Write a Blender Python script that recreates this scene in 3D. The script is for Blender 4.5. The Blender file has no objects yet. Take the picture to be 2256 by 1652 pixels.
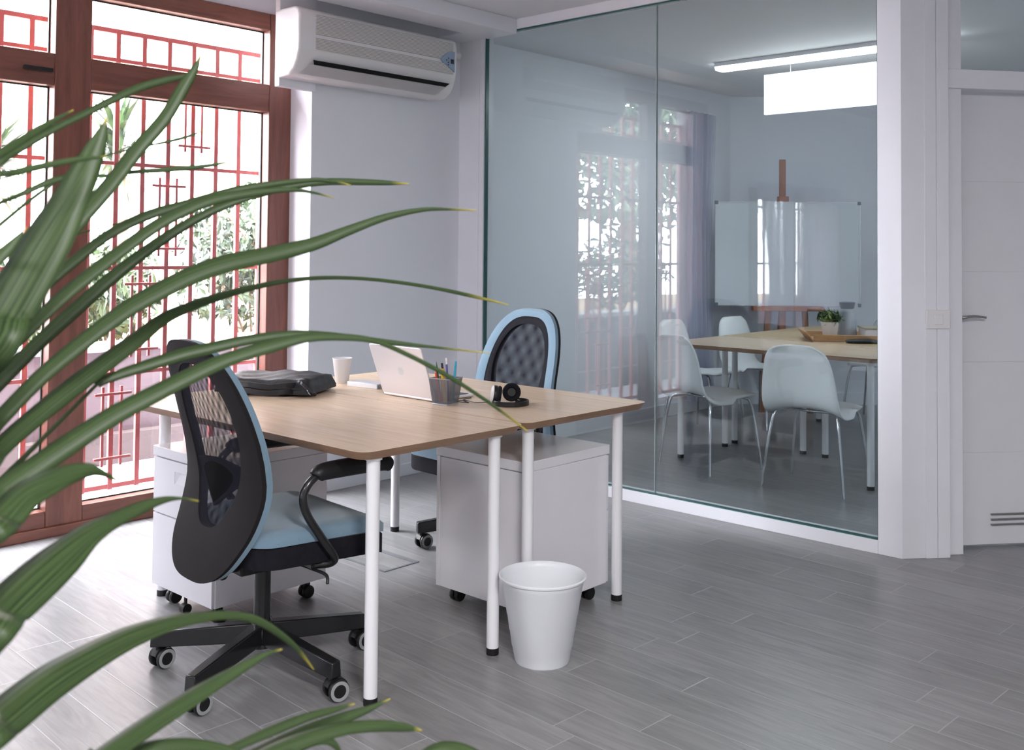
import bpy, bmesh, math, random
from mathutils import Vector, Matrix, Euler
random.seed(7)
S = bpy.context.scene
COL = S.collection
PI = math.pi
# ------------------------------------------------------------------ camera
CAMZ = 1.31
FPX, CX, CY = 2252.08, 1128.0, 482.2
vf = Vector((0.7358408, 0.67646714, 0.03050443)); vr = Vector((0.67656662, -0.73633236, 0.00850099)); vu = Vector((-0.02821204, -0.0143829, 0.99949848))
cd = bpy.data.cameras.new('camera'); cam = bpy.data.objects.new('camera', cd); COL.objects.link(cam)
cd.sensor_fit = 'HORIZONTAL'; cd.sensor_width = 36.0; cd.lens = FPX / 2256 * 36
cd.shift_x = 0.0; cd.shift_y = -(826 - CY) / 2256
cd.clip_start = 0.05; cd.clip_end = 200
m = Matrix((vr, vu, -vf)).transposed().to_4x4(); m.translation = Vector((0, 0, CAMZ)); cam.matrix_world = m
S.camera = cam
cd.dof.use_dof = True; cd.dof.focus_distance = 3.3; cd.dof.aperture_fstop = 9.0
def ray(x, y):
    return vf + vr * ((x - CX) / FPX) - vu * ((y - CY) / FPX)
def at(x, y, depth):           # point seen at photo pixel (x, y), depth metres in front of the lens
    return Vector((0, 0, CAMZ)) + ray(x, y) * depth
# ------------------------------------------------------------------ world, light, exposure
S.view_settings.view_transform = 'Standard'; S.view_settings.look = 'None'; S.view_settings.gamma = 1.0
S.view_settings.use_curve_mapping = False
S.view_settings.exposure = 0.52
S.cycles.use_denoising = True
S.cycles.max_bounces = 10; S.cycles.diffuse_bounces = 5; S.cycles.transparent_max_bounces = 24
S.cycles.caustics_reflective = False; S.cycles.caustics_refractive = False
S.cycles.sample_clamp_indirect = 4.0
W = bpy.data.worlds.new('sky'); S.world = W; W.use_nodes = True
WN = W.node_tree.nodes; WN['Background'].inputs[0].default_value = (0.91, 0.93, 1.0, 1); WN['Background'].inputs[1].default_value = 42.0
def area(name, loc, rot, sx, sy, power, color=(1, 1, 1), portal=False):
    l = bpy.data.lights.new(name, 'AREA'); l.shape = 'RECTANGLE'; l.size = sx; l.size_y = sy; l.energy = power; l.color = color
    o = bpy.data.objects.new(name, l); COL.objects.link(o); o.location = loc; o.rotation_euler = rot
    if portal: l.cycles.is_portal = True
    return o
area('window_portal_a', (2.66, 4.86, 1.3), (-PI / 2, 0, 0), 1.1, 2.5, 1, portal=True)
area('window_portal_b', (1.69, 4.86, 1.3), (-PI / 2, 0, 0), 0.8, 2.5, 1, portal=True)
area('window_portal_c', (-0.27, 4.86, 1.0), (-PI / 2, 0, 0), 1.7, 1.9, 1, portal=True)
FILL_WIN = [(3.75, 4.1)]          # unseen window added in the left wall to let in more daylight
for i, (a_, b_) in enumerate(FILL_WIN):
    area('added_window_portal', (-3.16, (a_ + b_) / 2, 1.35), (0, -PI / 2, 0), 2.2, b_ - a_, 1, portal=True)
FILL_LAMPS = [(0.2, -0.9, 2.1), (-1.3, 1.2, 0.6)]  # added fill lamps out of view: position and strength

# ------------------------------------------------------------------ object helpers
def thing(name, label, cat, loc=(0, 0, 0), rz=0.0, group=None, kind=None):
    o = bpy.data.objects.new(name, None); COL.objects.link(o); o.empty_display_size = 0.1
    o.location = loc; o.rotation_euler = (0, 0, rz)
    return tag(o, label, cat, group, kind)
def tag(o, label=None, cat=None, group=None, kind=None):
    if label: o['label'] = label
    if cat: o['category'] = cat
    if group: o['group'] = group
    if kind: o['kind'] = kind
    return o
def struct(o, label=None):
    o['kind'] = 'structure'
    if label: o['label'] = label
    return o
def obj(name, bm, mats, parent=None, smooth=False, bevel=0.0, seg=2, label=None, angle=40):
    me = bpy.data.meshes.new(name)
    bmesh.ops.recalc_face_normals(bm, faces=bm.faces[:])
    bm.to_mesh(me); bm.free()
    if not isinstance(mats, (list, tuple)): mats = [mats]
    for mm in mats: me.materials.append(mm)
    o = bpy.data.objects.new(name, me); COL.objects.link(o)
    if parent: o.parent = parent
    if smooth:
        for p in me.polygons: p.use_smooth = True
        try: me.set_sharp_from_angle(angle=math.radians(angle))
        except Exception: pass
    if bevel > 0:
        b = o.modifiers.new('bevel', 'BEVEL'); b.width = bevel; b.segments = seg; b.limit_method = 'ANGLE'; b.angle_limit = math.radians(40)
        for p in me.polygons: p.use_smooth = True
        try: me.set_sharp_from_angle(angle=math.radians(70))
        except Exception: pass
    if label: o['label'] = label
    return o
def dup(root, loc, rz, label, group=None, cat=None):
    def cp(o, par):
        c = o.copy(); COL.objects.link(c)
        if par: c.parent = par
        for ch in list(o.children): cp(ch, c)
        return c
    c = cp(root, None); c.location = loc; c.rotation_euler = (0, 0, rz); c['label'] = label
    if group: c['group'] = group
    return c
NB = bmesh.new
def box(bm, a, b, mi=0):
    x0, y0, z0 = a; x1, y1, z1 = b
    v = [bm.verts.new(p) for p in ((x0, y0, z0), (x1, y0, z0), (x1, y1, z0), (x0, y1, z0), (x0, y0, z1), (x1, y0, z1), (x1, y1, z1), (x0, y1, z1))]
    for f in ((0, 3, 2, 1), (4, 5, 6, 7), (0, 1, 5, 4), (1, 2, 6, 5), (2, 3, 7, 6), (3, 0, 4, 7)):
        bm.faces.new([v[i] for i in f]).material_index = mi
    return v
def obox(bm, o, ex, ey, ez, mi=0):      # box from corner o with edge vectors
    o, ex, ey, ez = map(Vector, (o, ex, ey, ez))
    v = [bm.verts.new(o + ex * i + ey * j + ez * k) for k in (0, 1) for j, i in ((0, 0), (0, 1), (1, 1), (1, 0))]
    for f in ((0, 3, 2, 1), (4, 5, 6, 7), (0, 1, 5, 4), (1, 2, 6, 5), (2, 3, 7, 6), (3, 0, 4, 7)):
        bm.faces.new([v[i] for i in f]).material_index = mi
def prism(bm, pts, z0, z1, mi=0, mi_side=None, inset=0.0):   # polygon pts (x,y), extruded; bottom optionally inset
    n = len(pts); c = Vector((sum(p[0] for p in pts) / n, sum(p[1] for p in pts) / n))
    top = [bm.verts.new((p[0], p[1], z1)) for p in pts]
    bot = []
    for p in pts:
        q = Vector((p[0], p[1])); d = (q - c); dn = Vector((math.copysign(min(inset, abs(d.x)), d.x), math.copysign(min(inset, abs(d.y)), d.y))) if inset else Vector((0, 0))
        q = q - dn; bot.append(bm.verts.new((q.x, q.y, z0)))
    bm.faces.new(top).material_index = mi; bm.faces.new(bot[::-1]).material_index = mi
    for i in range(n):
        j = (i + 1) % n
        bm.faces.new((top[i], bot[i], bot[j], top[j])).material_index = mi if mi_side is None else mi_side
def rrect(x0, y0, x1, y1, r, seg=8):
    pts = []
    for cx, cy, a0 in ((x1 - r, y1 - r, 0), (x0 + r, y1 - r, 90), (x0 + r, y0 + r, 180), (x1 - r, y0 + r, 270)):
        for i in range(seg + 1):
            a = math.radians(a0 + 90 * i / seg); pts.append((cx + r * math.cos(a), cy + r * math.sin(a)))
    return pts
def lathe(bm, prof, c=(0, 0, 0), n=32, mi=0, closed=False, M=None):    # prof = [(r, z)]
    rings = []
    for r, z in prof:
        ring = []
        for i in range(n):
            a = 2 * PI * i / n; p = Vector((r * math.cos(a), r * math.sin(a), z))
            if M: p = M @ p
            ring.append(bm.verts.new(p + Vector(c)))
        rings.append(ring)
    for k in range(len(rings) - 1):
        for i in range(n):
            j = (i + 1) % n
            bm.faces.new((rings[k][i], rings[k][j], rings[k + 1][j], rings[k + 1][i])).material_index = mi
    if closed:
        for i in range(n):
            j = (i + 1) % n
            bm.faces.new((rings[-1][i], rings[-1][j], rings[0][j], rings[0][i])).material_index = mi
    else:
        for ring in (rings[0], rings[-1]):
            bm.faces.new(ring).material_index = mi
def cyl(bm, a, b, r, r2=None, n=20, mi=0):
    a, b = Vector(a), Vector(b); d = b - a; L = d.length
    M = d.to_track_quat('Z', 'Y').to_matrix()
    lathe(bm, [(r, 0), (r if r2 is None else r2, L)], a, n, mi, M=M)
def smoothpath(pts, k=6):
    P = [Vector(p) for p in pts]; out = []
    for i in range(len(P) - 1):
        p0 = P[max(i - 1, 0)]; p1 = P[i]; p2 = P[i + 1]; p3 = P[min(i + 2, len(P) - 1)]
        for j in range(k):
            t = j / k
            out.append(0.5 * ((2 * p1) + (p2 - p0) * t + (2 * p0 - 5 * p1 + 4 * p2 - p3) * t * t + (3 * p1 - p0 - 3 * p2 + p3) * t ** 3))
    out.append(P[-1]); return out
def tube(bm, pts, r, n=10, k=6, mi=0, smooth=True):
    P = smoothpath(pts, k) if smooth else [Vector(p) for p in pts]
    rings = []; up = Vector((0, 0, 1)); prev = None
    for i, p in enumerate(P):
        t = (P[min(i + 1, len(P) - 1)] - P[max(i - 1, 0)]).normalized()
        if prev is None:
            s = t.cross(up)
            if s.length < 0.1: s = t.cross(Vector((1, 0, 0)))
            s.normalize()
        else:
            s = (prev - t * prev.dot(t)).normalized()
        prev = s; w = t.cross(s); rr = r(i / (len(P) - 1)) if callable(r) else r
        rings.append([bm.verts.new(p + (s * math.cos(2 * PI * q / n) + w * math.sin(2 * PI * q / n)) * rr) for q in range(n)])
    for a, b in zip(rings, rings[1:]):
        for q in range(n):
            bm.faces.new((a[q], a[(q + 1) % n], b[(q + 1) % n], b[q])).material_index = mi
    bm.faces.new(rings[0]).material_index = mi; bm.faces.new(rings[-1]).material_index = mi

# ------------------------------------------------------------------ materials
def mat(name, col, rough=0.5, metal=0.0, spec=0.5, var=0.0, vscale=8.0, bump=0.0, bscale=60.0, sheen=0.0, stretch=None):
    mt = bpy.data.materials.new(name); mt.use_nodes = True; nt = mt.node_tree; N = nt.nodes; L = nt.links
    b = N['Principled BSDF']; b.inputs['Base Color'].default_value = (*col, 1); b.inputs['Roughness'].default_value = rough; b.inputs['Metallic'].default_value = metal
    b.inputs['Specular IOR Level'].default_value = spec
    tc = N.new('ShaderNodeTexCoord'); mp = N.new('ShaderNodeMapping'); L.new(tc.outputs['Object'], mp.inputs['Vector'])
    if stretch: mp.inputs['Scale'].default_value = stretch
    nz = N.new('ShaderNodeTexNoise'); nz.inputs['Scale'].default_value = vscale; nz.inputs['Detail'].default_value = 5; L.new(mp.outputs[0], nz.inputs['Vector'])
    mr = N.new('ShaderNodeMapRange'); mr.inputs['From Min'].default_value = 0.25; mr.inputs['From Max'].default_value = 0.75
    v = max(var, 0.015); mr.inputs['To Min'].default_value = 1 - v; mr.inputs['To Max'].default_value = 1 + v; L.new(nz.outputs['Fac'], mr.inputs['Value'])
    mx = N.new('ShaderNodeVectorMath'); mx.operation = 'SCALE'; mx.inputs[0].default_value = col; L.new(mr.outputs[0], mx.inputs['Scale']); L.new(mx.outputs[0], b.inputs['Base Color'])
    if bump:
        n2 = N.new('ShaderNodeTexNoise'); n2.inputs['Scale'].default_value = bscale; n2.inputs['Detail'].default_value = 4; L.new(mp.outputs[0], n2.inputs['Vector'])
        bp = N.new('ShaderNodeBump'); bp.inputs['Strength'].default_value = bump; bp.inputs['Distance'].default_value = 0.005; L.new(n2.outputs['Fac'], bp.inputs['Height']); L.new(bp.outputs[0], b.inputs['Normal'])
    if sheen: b.inputs['Sheen Weight'].default_value = sheen
    return mt
def wood(name, c1, c2, scale=(1, 1, 1), rough=0.4, knots=True):
    mt = bpy.data.materials.new(name); mt.use_nodes = True; nt = mt.node_tree; N = nt.nodes; L = nt.links; b = N['Principled BSDF']
    tc = N.new('ShaderNodeTexCoord'); mp = N.new('ShaderNodeMapping'); mp.inputs['Scale'].default_value = scale; L.new(tc.outputs['Object'], mp.inputs['Vector'])
    nz = N.new('ShaderNodeTexNoise'); nz.inputs['Scale'].default_value = 3.0; nz.inputs['Detail'].default_value = 9; nz.inputs['Roughness'].default_value = 0.62; nz.inputs['Distortion'].default_value = 0.6
    L.new(mp.outputs[0], nz.inputs['Vector'])
    cr = N.new('ShaderNodeValToRGB'); cr.color_ramp.elements[0].position = 0.32; cr.color_ramp.elements[0].color = (*c2, 1); cr.color_ramp.elements[1].position = 0.68; cr.color_ramp.elements[1].color = (*c1, 1)
    L.new(nz.outputs['Fac'], cr.inputs['Fac']); L.new(cr.outputs[0], b.inputs['Base Color']); b.inputs['Roughness'].default_value = rough
    bp = N.new('ShaderNodeBump'); bp.inputs['Strength'].default_value = 0.08; bp.inputs['Distance'].default_value = 0.002; L.new(nz.outputs['Fac'], bp.inputs['Height']); L.new(bp.outputs[0], b.inputs['Normal'])
    return mt
def emit(name, col, st):
    mt = bpy.data.materials.new(name); mt.use_nodes = True; N = mt.node_tree.nodes; b = N['Principled BSDF']
    b.inputs['Base Color'].default_value = (0.9, 0.9, 0.9, 1); b.inputs['Emission Color'].default_value = (*col, 1); b.inputs['Emission Strength'].default_value = st
    return mt
def glass(name, tint, boost=1.0, rough=0.0):
    mt = bpy.data.materials.new(name); mt.use_nodes = True; nt = mt.node_tree; N = nt.nodes; L = nt.links; N.remove(N['Principled BSDF'])
    out = N['Material Output']; tr = N.new('ShaderNodeBsdfTransparent'); tr.inputs[0].default_value = (*tint, 1)
    gl = N.new('ShaderNodeBsdfGlossy'); gl.inputs['Roughness'].default_value = rough; gl.inputs['Color'].default_value = (0.95, 1, 1, 1)
    geo = N.new('ShaderNodeNewGeometry'); ior = N.new('ShaderNodeMapRange'); L.new(geo.outputs['Backfacing'], ior.inputs['Value'])
    ior.inputs['To Min'].default_value = 1.5; ior.inputs['To Max'].default_value = 1 / 1.5
    fr = N.new('ShaderNodeFresnel'); L.new(ior.outputs[0], fr.inputs['IOR'])
    mu = N.new('ShaderNodeMath'); mu.operation = 'MULTIPLY'; mu.inputs[1].default_value = boost; mu.use_clamp = True; L.new(fr.outputs[0], mu.inputs[0])
    mx = N.new('ShaderNodeMixShader'); L.new(mu.outputs[0], mx.inputs[0]); L.new(tr.outputs[0], mx.inputs[1]); L.new(gl.outputs[0], mx.inputs[2]); L.new(mx.outputs[0], out.inputs[0])
    return mt
def meshcloth(name, col, freq=360.0, thr=0.1, rough=0.8, axes=('Y', 'Z'), spec=0.12):
    mt = bpy.data.materials.new(name); mt.use_nodes = True; nt = mt.node_tree; N = nt.nodes; L = nt.links; b = N['Principled BSDF']
    b.inputs['Base Color'].default_value = (*col, 1); b.inputs['Roughness'].default_value = rough; b.inputs['Specular IOR Level'].default_value = spec
    tc = N.new('ShaderNodeTexCoord'); sp = N.new('ShaderNodeSeparateXYZ'); L.new(tc.outputs['Object'], sp.inputs[0])
    outs = []
    for a in axes:
        m1 = N.new('ShaderNodeMath'); m1.operation = 'MULTIPLY'; m1.inputs[1].default_value = 2 * PI * freq; L.new(sp.outputs[a], m1.inputs[0])
        m2 = N.new('ShaderNodeMath'); m2.operation = 'SINE'; L.new(m1.outputs[0], m2.inputs[0]); outs.append(m2)
    m3 = N.new('ShaderNodeMath'); m3.operation = 'MULTIPLY'; L.new(outs[0].outputs[0], m3.inputs[0]); L.new(outs[1].outputs[0], m3.inputs[1])
    m4 = N.new('ShaderNodeMath'); m4.operation = 'LESS_THAN'; m4.inputs[1].default_value = thr; L.new(m3.outputs[0], m4.inputs[0])
    L.new(m4.outputs[0], b.inputs['Alpha'])
    return mt
M_wall = mat('painted_wall', (0.77, 0.785, 0.84), 0.6, var=0.015, vscale=2, bump=0.03, bscale=150)
M_ceil = mat('ceiling_paint', (0.74, 0.75, 0.78), 0.7, var=0.01, vscale=1.5)
M_panel = mat('white_lacquered_panel', (0.80, 0.80, 0.85), 0.28, var=0.01)
M_door = mat('white_door_lacquer', (0.76, 0.76, 0.80), 0.35, var=0.01)
M_red = mat('red_painted_iron', (0.44, 0.125, 0.125), 0.45, var=0.1, vscale=20, bump=0.1)
M_frame = wood('mahogany_frame', (0.20, 0.074, 0.052), (0.115, 0.040, 0.028), (9, 9, 0.9), 0.35)
M_frameh = wood('mahogany_frame_horizontal', (0.20, 0.074, 0.052), (0.115, 0.040, 0.028), (0.9, 9, 9), 0.35)
M_gasket = mat('dark_gasket', (0.012, 0.02, 0.02), 0.5)
M_top = wood('light_oak_veneer', (0.74, 0.57, 0.42), (0.62, 0.455, 0.315), (14, 0.8, 6), 0.27)
M_toph = wood('meeting_oak_veneer', (0.60, 0.44, 0.26), (0.47, 0.33, 0.18), (0.9, 14, 6), 0.33)
M_edge = wood('oak_edge', (0.33, 0.20, 0.125), (0.24, 0.14, 0.085), (2, 2, 30), 0.45)
M_wh = mat('white_powder_coat', (0.80, 0.80, 0.83), 0.3, var=0.01)
M_lam = mat('white_laminate', (0.78, 0.77, 0.81), 0.22, var=0.01)
M_blk = mat('black_plastic', (0.009, 0.009, 0.010), 0.42, spec=0.35, var=0.1)
M_blkg = mat('black_gloss_metal', (0.01, 0.01, 0.011), 0.2, var=0.05)
M_blkf = mat('black_fabric', (0.010, 0.010, 0.014), 0.9, spec=0.15, var=0.2, vscale=40, bump=0.3, bscale=900)
M_dkf = mat('charcoal_stretch_fabric', (0.014, 0.012, 0.013), 0.8, spec=0.18, var=0.12, vscale=6, bump=0.2, bscale=1200)
M_blue = mat('light_blue_fabric', (0.165, 0.255, 0.33), 0.85, spec=0.25, var=0.06, vscale=9, bump=0.35, bscale=700, sheen=0.3)
M_mesh = meshcloth('chair_mesh', (0.012, 0.012, 0.02), 300.0, 0.04)
M_mesh2 = meshcloth('chair_mesh_front', (0.012, 0.012, 0.02), 311.0, 0.04)
M_lumb = mat('matt_black', (0.004, 0.004, 0.005), 0.95, spec=0.05)
M_grey = mat('grey_rubber', (0.30, 0.31, 0.32), 0.6)
M_chrome = mat('chrome', (0.62, 0.63, 0.65), 0.12, metal=1.0)
M_steel = mat('brushed_nickel', (0.50, 0.49, 0.47), 0.3, metal=1.0, stretch=(1, 1, 30))
M_alu = mat('laptop_aluminium', (0.78, 0.74, 0.76), 0.38, metal=0.35)
M_plas = mat('ivory_plastic', (0.78, 0.77, 0.78), 0.3, var=0.01)
M_shell = mat('white_plastic_shell', (0.80, 0.82, 0.84), 0.35, var=0.01)
M_bin = mat('white_bin_plastic', (0.80, 0.82, 0.86), 0.35, var=0.01)
M_dark = mat('dark_slot', (0.008, 0.008, 0.009), 0.6)
M_glass = glass('partition_glass', (0.905, 0.940, 0.945), 1.15)
M_glassw = glass('window_glass', (0.97, 0.98, 0.98), 0.7)

# ------------------------------------------------------------------ floor
def floor_mat():
    mt = bpy.data.materials.new('wood_look_tile'); mt.use_nodes = True; nt = mt.node_tree; N = nt.nodes; L = nt.links; b = N['Principled BSDF']
    def M(op, a, c=None, d=None):
        n = N.new('ShaderNodeMath'); n.operation = op
        for i, v in enumerate((a, c, d)):
            if v is None: continue
            if isinstance(v, (int, float)): n.inputs[i].default_value = v
            else: L.new(v, n.inputs[i])
        return n.outputs[0]
    tc = N.new('ShaderNodeTexCoord'); mp = N.new('ShaderNodeMapping'); L.new(tc.outputs['Object'], mp.inputs[0]); mp.inputs['Rotation'].default_value = (0, 0, math.radians(2.6))
    sp = N.new('ShaderNodeSeparateXYZ'); L.new(mp.outputs[0], sp.inputs[0])
    c, s = math.cos(math.radians(2.6)), math.sin(math.radians(2.6)); x0 = 1.79 * c - 2.72 * s
    u = M('DIVIDE', M('SUBTRACT', sp.outputs[0], x0), 0.1463)
    ci = M('FLOOR', u); fu = M('SUBTRACT', u, ci)
    wn = N.new('ShaderNodeTexWhiteNoise'); wn.noise_dimensions = '1D'; L.new(ci, wn.inputs['W'])
    v = M('ADD', M('DIVIDE', sp.outputs[1], 0.88), M('MULTIPLY', wn.outputs['Value'], 1.0)); vi = M('FLOOR', v); fv = M('SUBTRACT', v, vi)
    du = M('MULTIPLY', M('MINIMUM', fu, M('SUBTRACT', 1.0, fu)), 0.1463); dv = M('MULTIPLY', M('MINIMUM', fv, M('SUBTRACT', 1.0, fv)), 0.88)
    g = M('MINIMUM', du, dv); gr = N.new('ShaderNodeMapRange'); L.new(g, gr.inputs['Value']); gr.inputs['From Min'].default_value = 0.0009; gr.inputs['From Max'].default_value = 0.0026
    cb = N.new('ShaderNodeCombineXYZ'); L.new(ci, cb.inputs[0]); L.new(vi, cb.inputs[1])
    w2 = N.new('ShaderNodeTexWhiteNoise'); w2.noise_dimensions = '3D'; L.new(cb.outputs[0], w2.inputs['Vector'])
    # grain
    ad = N.new('ShaderNodeVectorMath'); ad.operation = 'MULTIPLY_ADD'; L.new(w2.outputs['Color'], ad.inputs[0]); ad.inputs[1].default_value = (7, 7, 7); L.new(mp.outputs[0], ad.inputs[2])
    m2 = N.new('ShaderNodeMapping'); m2.inputs['Scale'].default_value = (16, 1.5, 1); L.new(ad.outputs[0], m2.inputs[0])
    nz = N.new('ShaderNodeTexNoise'); nz.inputs['Scale'].default_value = 2.2; nz.inputs['Detail'].default_value = 8; nz.inputs['Roughness'].default_value = 0.6; nz.inputs['Distortion'].default_value = 1.3; L.new(m2.outputs[0], nz.inputs[0])
    cr = N.new('ShaderNodeValToRGB'); e = cr.color_ramp.elements; e[0].position = 0.3; e[0].color = (0.185, 0.183, 0.185, 1); e[1].position = 0.62; e[1].color = (0.275, 0.272, 0.272, 1); L.new(nz.outputs['Fac'], cr.inputs[0])
    mr = N.new('ShaderNodeMapRange'); L.new(w2.outputs['Value'], mr.inputs['Value']); mr.inputs['To Min'].default_value = 0.90; mr.inputs['To Max'].default_value = 1.08
    sc = N.new('ShaderNodeVectorMath'); sc.operation = 'SCALE'; L.new(cr.outputs[0], sc.inputs[0]); L.new(mr.outputs[0], sc.inputs['Scale'])
    mx = N.new('ShaderNodeMix'); mx.data_type = 'RGBA'; L.new(gr.outputs[0], mx.inputs['Factor']); mx.inputs['A'].default_value = (0.36, 0.36, 0.375, 1); L.new(sc.outputs[0], mx.inputs['B'])
    L.new(mx.outputs['Result'], b.inputs['Base Color'])
    rr = N.new('ShaderNodeMapRange'); L.new(nz.outputs['Fac'], rr.inputs['Value']); rr.inputs['To Min'].default_value = 0.24; rr.inputs['To Max'].default_value = 0.36; L.new(rr.outputs[0], b.inputs['Roughness'])
    bp = N.new('ShaderNodeBump'); bp.inputs['Strength'].default_value = 0.35; bp.inputs['Distance'].default_value = 0.0015; L.new(gr.outputs[0], bp.inputs['Height'])
    L.new(bp.outputs[0], b.inputs['Normal'])
    return mt
M_floor = floor_mat()
bm = NB(); box(bm, (-3.0, -3.5, -0.12), (10.5, 4.80, 0.0)); struct(obj('floor', bm, M_floor))
CZ = 2.665
bm = NB(); box(bm, (-3.0, -3.5, CZ), (10.5, 4.80, CZ + 0.12)); struct(obj('ceiling', bm, M_ceil))
# window wall (office part) with the openings
YW = 4.712
bm = NB()
box(bm, (3.29, 4.49, 0), (4.40, 5.0, CZ))                       # pier carrying the air conditioner
box(bm, (0.95, 4.70, 0), (1.28, 5.0, CZ))
box(bm, (-3.0, 4.70, 0), (-1.15, 5.0, CZ)); box(bm, (-1.15, 4.70, 1.90), (0.95, 5.0, CZ)); box(bm, (-1.15, 4.70, 0), (0.95, 5.0, 0.06))
box(bm, (1.28, 4.70, 2.575), (3.29, 5.0, CZ))
struct(obj('wall_back', bm, M_wall), 'white wall pier under the air conditioner')
bm = NB(); box(bm, (4.40, 4.62, 0), (7.95, 4.80, CZ)); struct(obj('wall_back_meeting', bm, M_wall))
bpy.data.objects['wall_back_meeting'].name = 'wall_meeting'
# diagonal far wall of the meeting room
FD = Vector((0.6766, -0.7363, 0)); FN = Vector((0.7363, 0.6766, 0)); FP = Vector((7.83, 4.62, 0))
bm = NB(); obox(bm, FP, FD * 5.5, FN * 0.12, (0, 0, CZ)); struct(obj('wall_far', bm, M_wall))
bm = NB(); ys = [-3.5] + [q for ab in FILL_WIN for q in ab] + [5.0]
for i in range(0, len(ys), 2): box(bm, (-3.12, ys[i], 0), (-3.0, ys[i + 1], CZ))
for a, b in FILL_WIN: box(bm, (-3.12, a, 0), (-3.0, b, 0.25)); box(bm, (-3.12, a, 2.45), (-3.0, b, CZ))
struct(obj('wall_left', bm, M_wall))
for n_, (a, b) in enumerate(FILL_WIN):  # frame and panes of the added, unseen left window
    bm = NB(); box(bm, (-3.10, a, 0.25), (-3.04, a + .07, 2.45)); box(bm, (-3.10, b - .07, 0.25), (-3.04, b, 2.45)); box(bm, (-3.10, a + .07, 0.25), (-3.04, b - .07, 0.32)); box(bm, (-3.10, a + .07, 2.38), (-3.04, b - .07, 2.45)); box(bm, (-3.10, (a + b) / 2 - .04, 0.32), (-3.04, (a + b) / 2 + .04, 2.38))
    wl = struct(obj('window_%d' % (4 + n_), bm, M_frame))
    bm = NB(); box(bm, (-3.075, a + .07, 0.32), (-3.069, (a + b) / 2 - .04, 2.38)); box(bm, (-3.075, (a + b) / 2 + .04, 0.32), (-3.069, b - .07, 2.38)); obj('pane', bm, M_glassw, wl)
bm = NB(); box(bm, (-3.0, -3.62, 0), (10.5, -3.5, CZ)); struct(obj('wall_front', bm, M_wall))
bm = NB(); box(bm, (10.5, -3.5, 0), (10.62, 4.8, CZ)); struct(obj('wall_right', bm, M_wall))
bm = NB(); box(bm, (4.46, 4.600, 0), (7.85, 4.62, 0.10)); struct(obj('baseboard_meeting', bm, M_panel, bevel=0.003))
bm = NB(); obox(bm, FP - FN * 0.018, FD * 5.4, FN * 0.018, (0, 0, 0.10)); struct(obj('baseboard_far', bm, M_panel))
bm = NB(); box(bm, (3.295, 4.478, 0), (4.395, 4.490, 0.07)); struct(obj('baseboard_back', bm, M_panel, bevel=0.002))
bm = NB(); box(bm, (3.060, 4.46, 2.150), (3.292, 4.50, CZ)); box(bm, (3.21, 4.50, 2.60), (3.292, 4.68, CZ)); struct(obj('trim_1', bm, M_wall, bevel=0.002), 'white board beside the window head')
# trunking along the ceiling
bm = NB(); box(bm, (-3.0, 4.016, 2.577), (4.397, 4.25, CZ)); struct(obj('trim_2', bm, M_panel, bevel=0.003), 'white boxed ceiling trunking')
bm = NB(); box(bm, (4.20, 4.25, 2.585), (4.397, 4.49, 2.655)); struct(obj('trim_3', bm, M_panel, bevel=0.003))

# ------------------------------------------------------------------ brown window
def window(name, x0, x1, mull, zt, z0=0.0, transom=True, label=None):
    t = thing(name, label, None, (0, 0, 0), kind='structure')
    F0, F1 = 4.63, 4.775      # frame depth
    bm = NB()
    box(bm, (x1 - 0.14, F0 + 0.05, z0), (x1, F1, zt)); box(bm, (x0, F0 + 0.05, z0), (x0 + 0.10, F1, zt))
    for a, b in mull: box(bm, (a, F0 + 0.05, z0), (b, F1, zt))
    obj('frame_post', bm, M_frame, t, bevel=0.004)
    edges = [x0 + 0.10] + [q for ab in mull for q in ab] + [x1 - 0.14]
    bm = NB()
    for i in range(0, len(edges), 2):
        a, b = edges[i], edges[i + 1]
        box(bm, (a, F0 + 0.052, z0), (b, F1 - 0.002, z0 + 0.115))
        box(bm, (a, F0 + 0.052, zt - 0.09), (b, F1 - 0.002, zt))
        if transom: box(bm, (a, F0 + 0.052, 2.043), (b, F1 - 0.002, 2.190))
    obj('frame_rail', bm, M_frameh, t, bevel=0.004)
    bm = NB(); box(bm, (x0, F0 + 0.03, z0), (x1, F0 + 0.05, z0 + 0.045)); obj('threshold', bm, M_frameh, t, bevel=0.004)
    rows = [(z0 + 0.115, 2.043), (2.190, zt - 0.09)] if transom else [(z0 + 0.115, zt - 0.09)]
    for i in range(0, len(edges), 2):
        a, b = edges[i], edges[i + 1]
        for q, (u, v) in enumerate(rows):
            bm = NB()     # dark gasket ring + pane
            g = 0.006; y = 4.745
            box(bm, (a, y, u), (a + g, y + 0.01, v)); box(bm, (b - g, y, u), (b, y + 0.01, v)); box(bm, (a + g, y, u), (b - g, y + 0.01, u + g)); box(bm, (a + g, y, v - g), (b - g, y + 0.01, v))
            obj('gasket', bm, M_gasket, t)
            bm = NB(); box(bm, (a + 0.001, y + 0.012, u + 0.001), (b - 0.001, y + 0.018, v - 0.001)); obj('pane', bm, M_glassw, t)
    return t
w1 = window('window_1', 1.28, 3.292, [(2.003, 2.172)], 2.575, label='tall brown wooden window with two upper lights')
bm = NB(); box(bm, (1.86, 4.665, 2.10), (1.99, 4.682, 2.118)); obj('latch', bm, M_blk, w1, bevel=0.003)
w3 = window('window_3', -1.15, 0.55, [(-0.32, -0.24)], 1.90, 0.06, False)
bm = NB(); box(bm, (0.55, 4.70, 0.06), (0.95, 5.0, 1.90)); struct(obj('wall_back_pier', bm, M_wall)); bpy.data.objects['wall_back_pier'].name = 'wall_pier'
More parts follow.
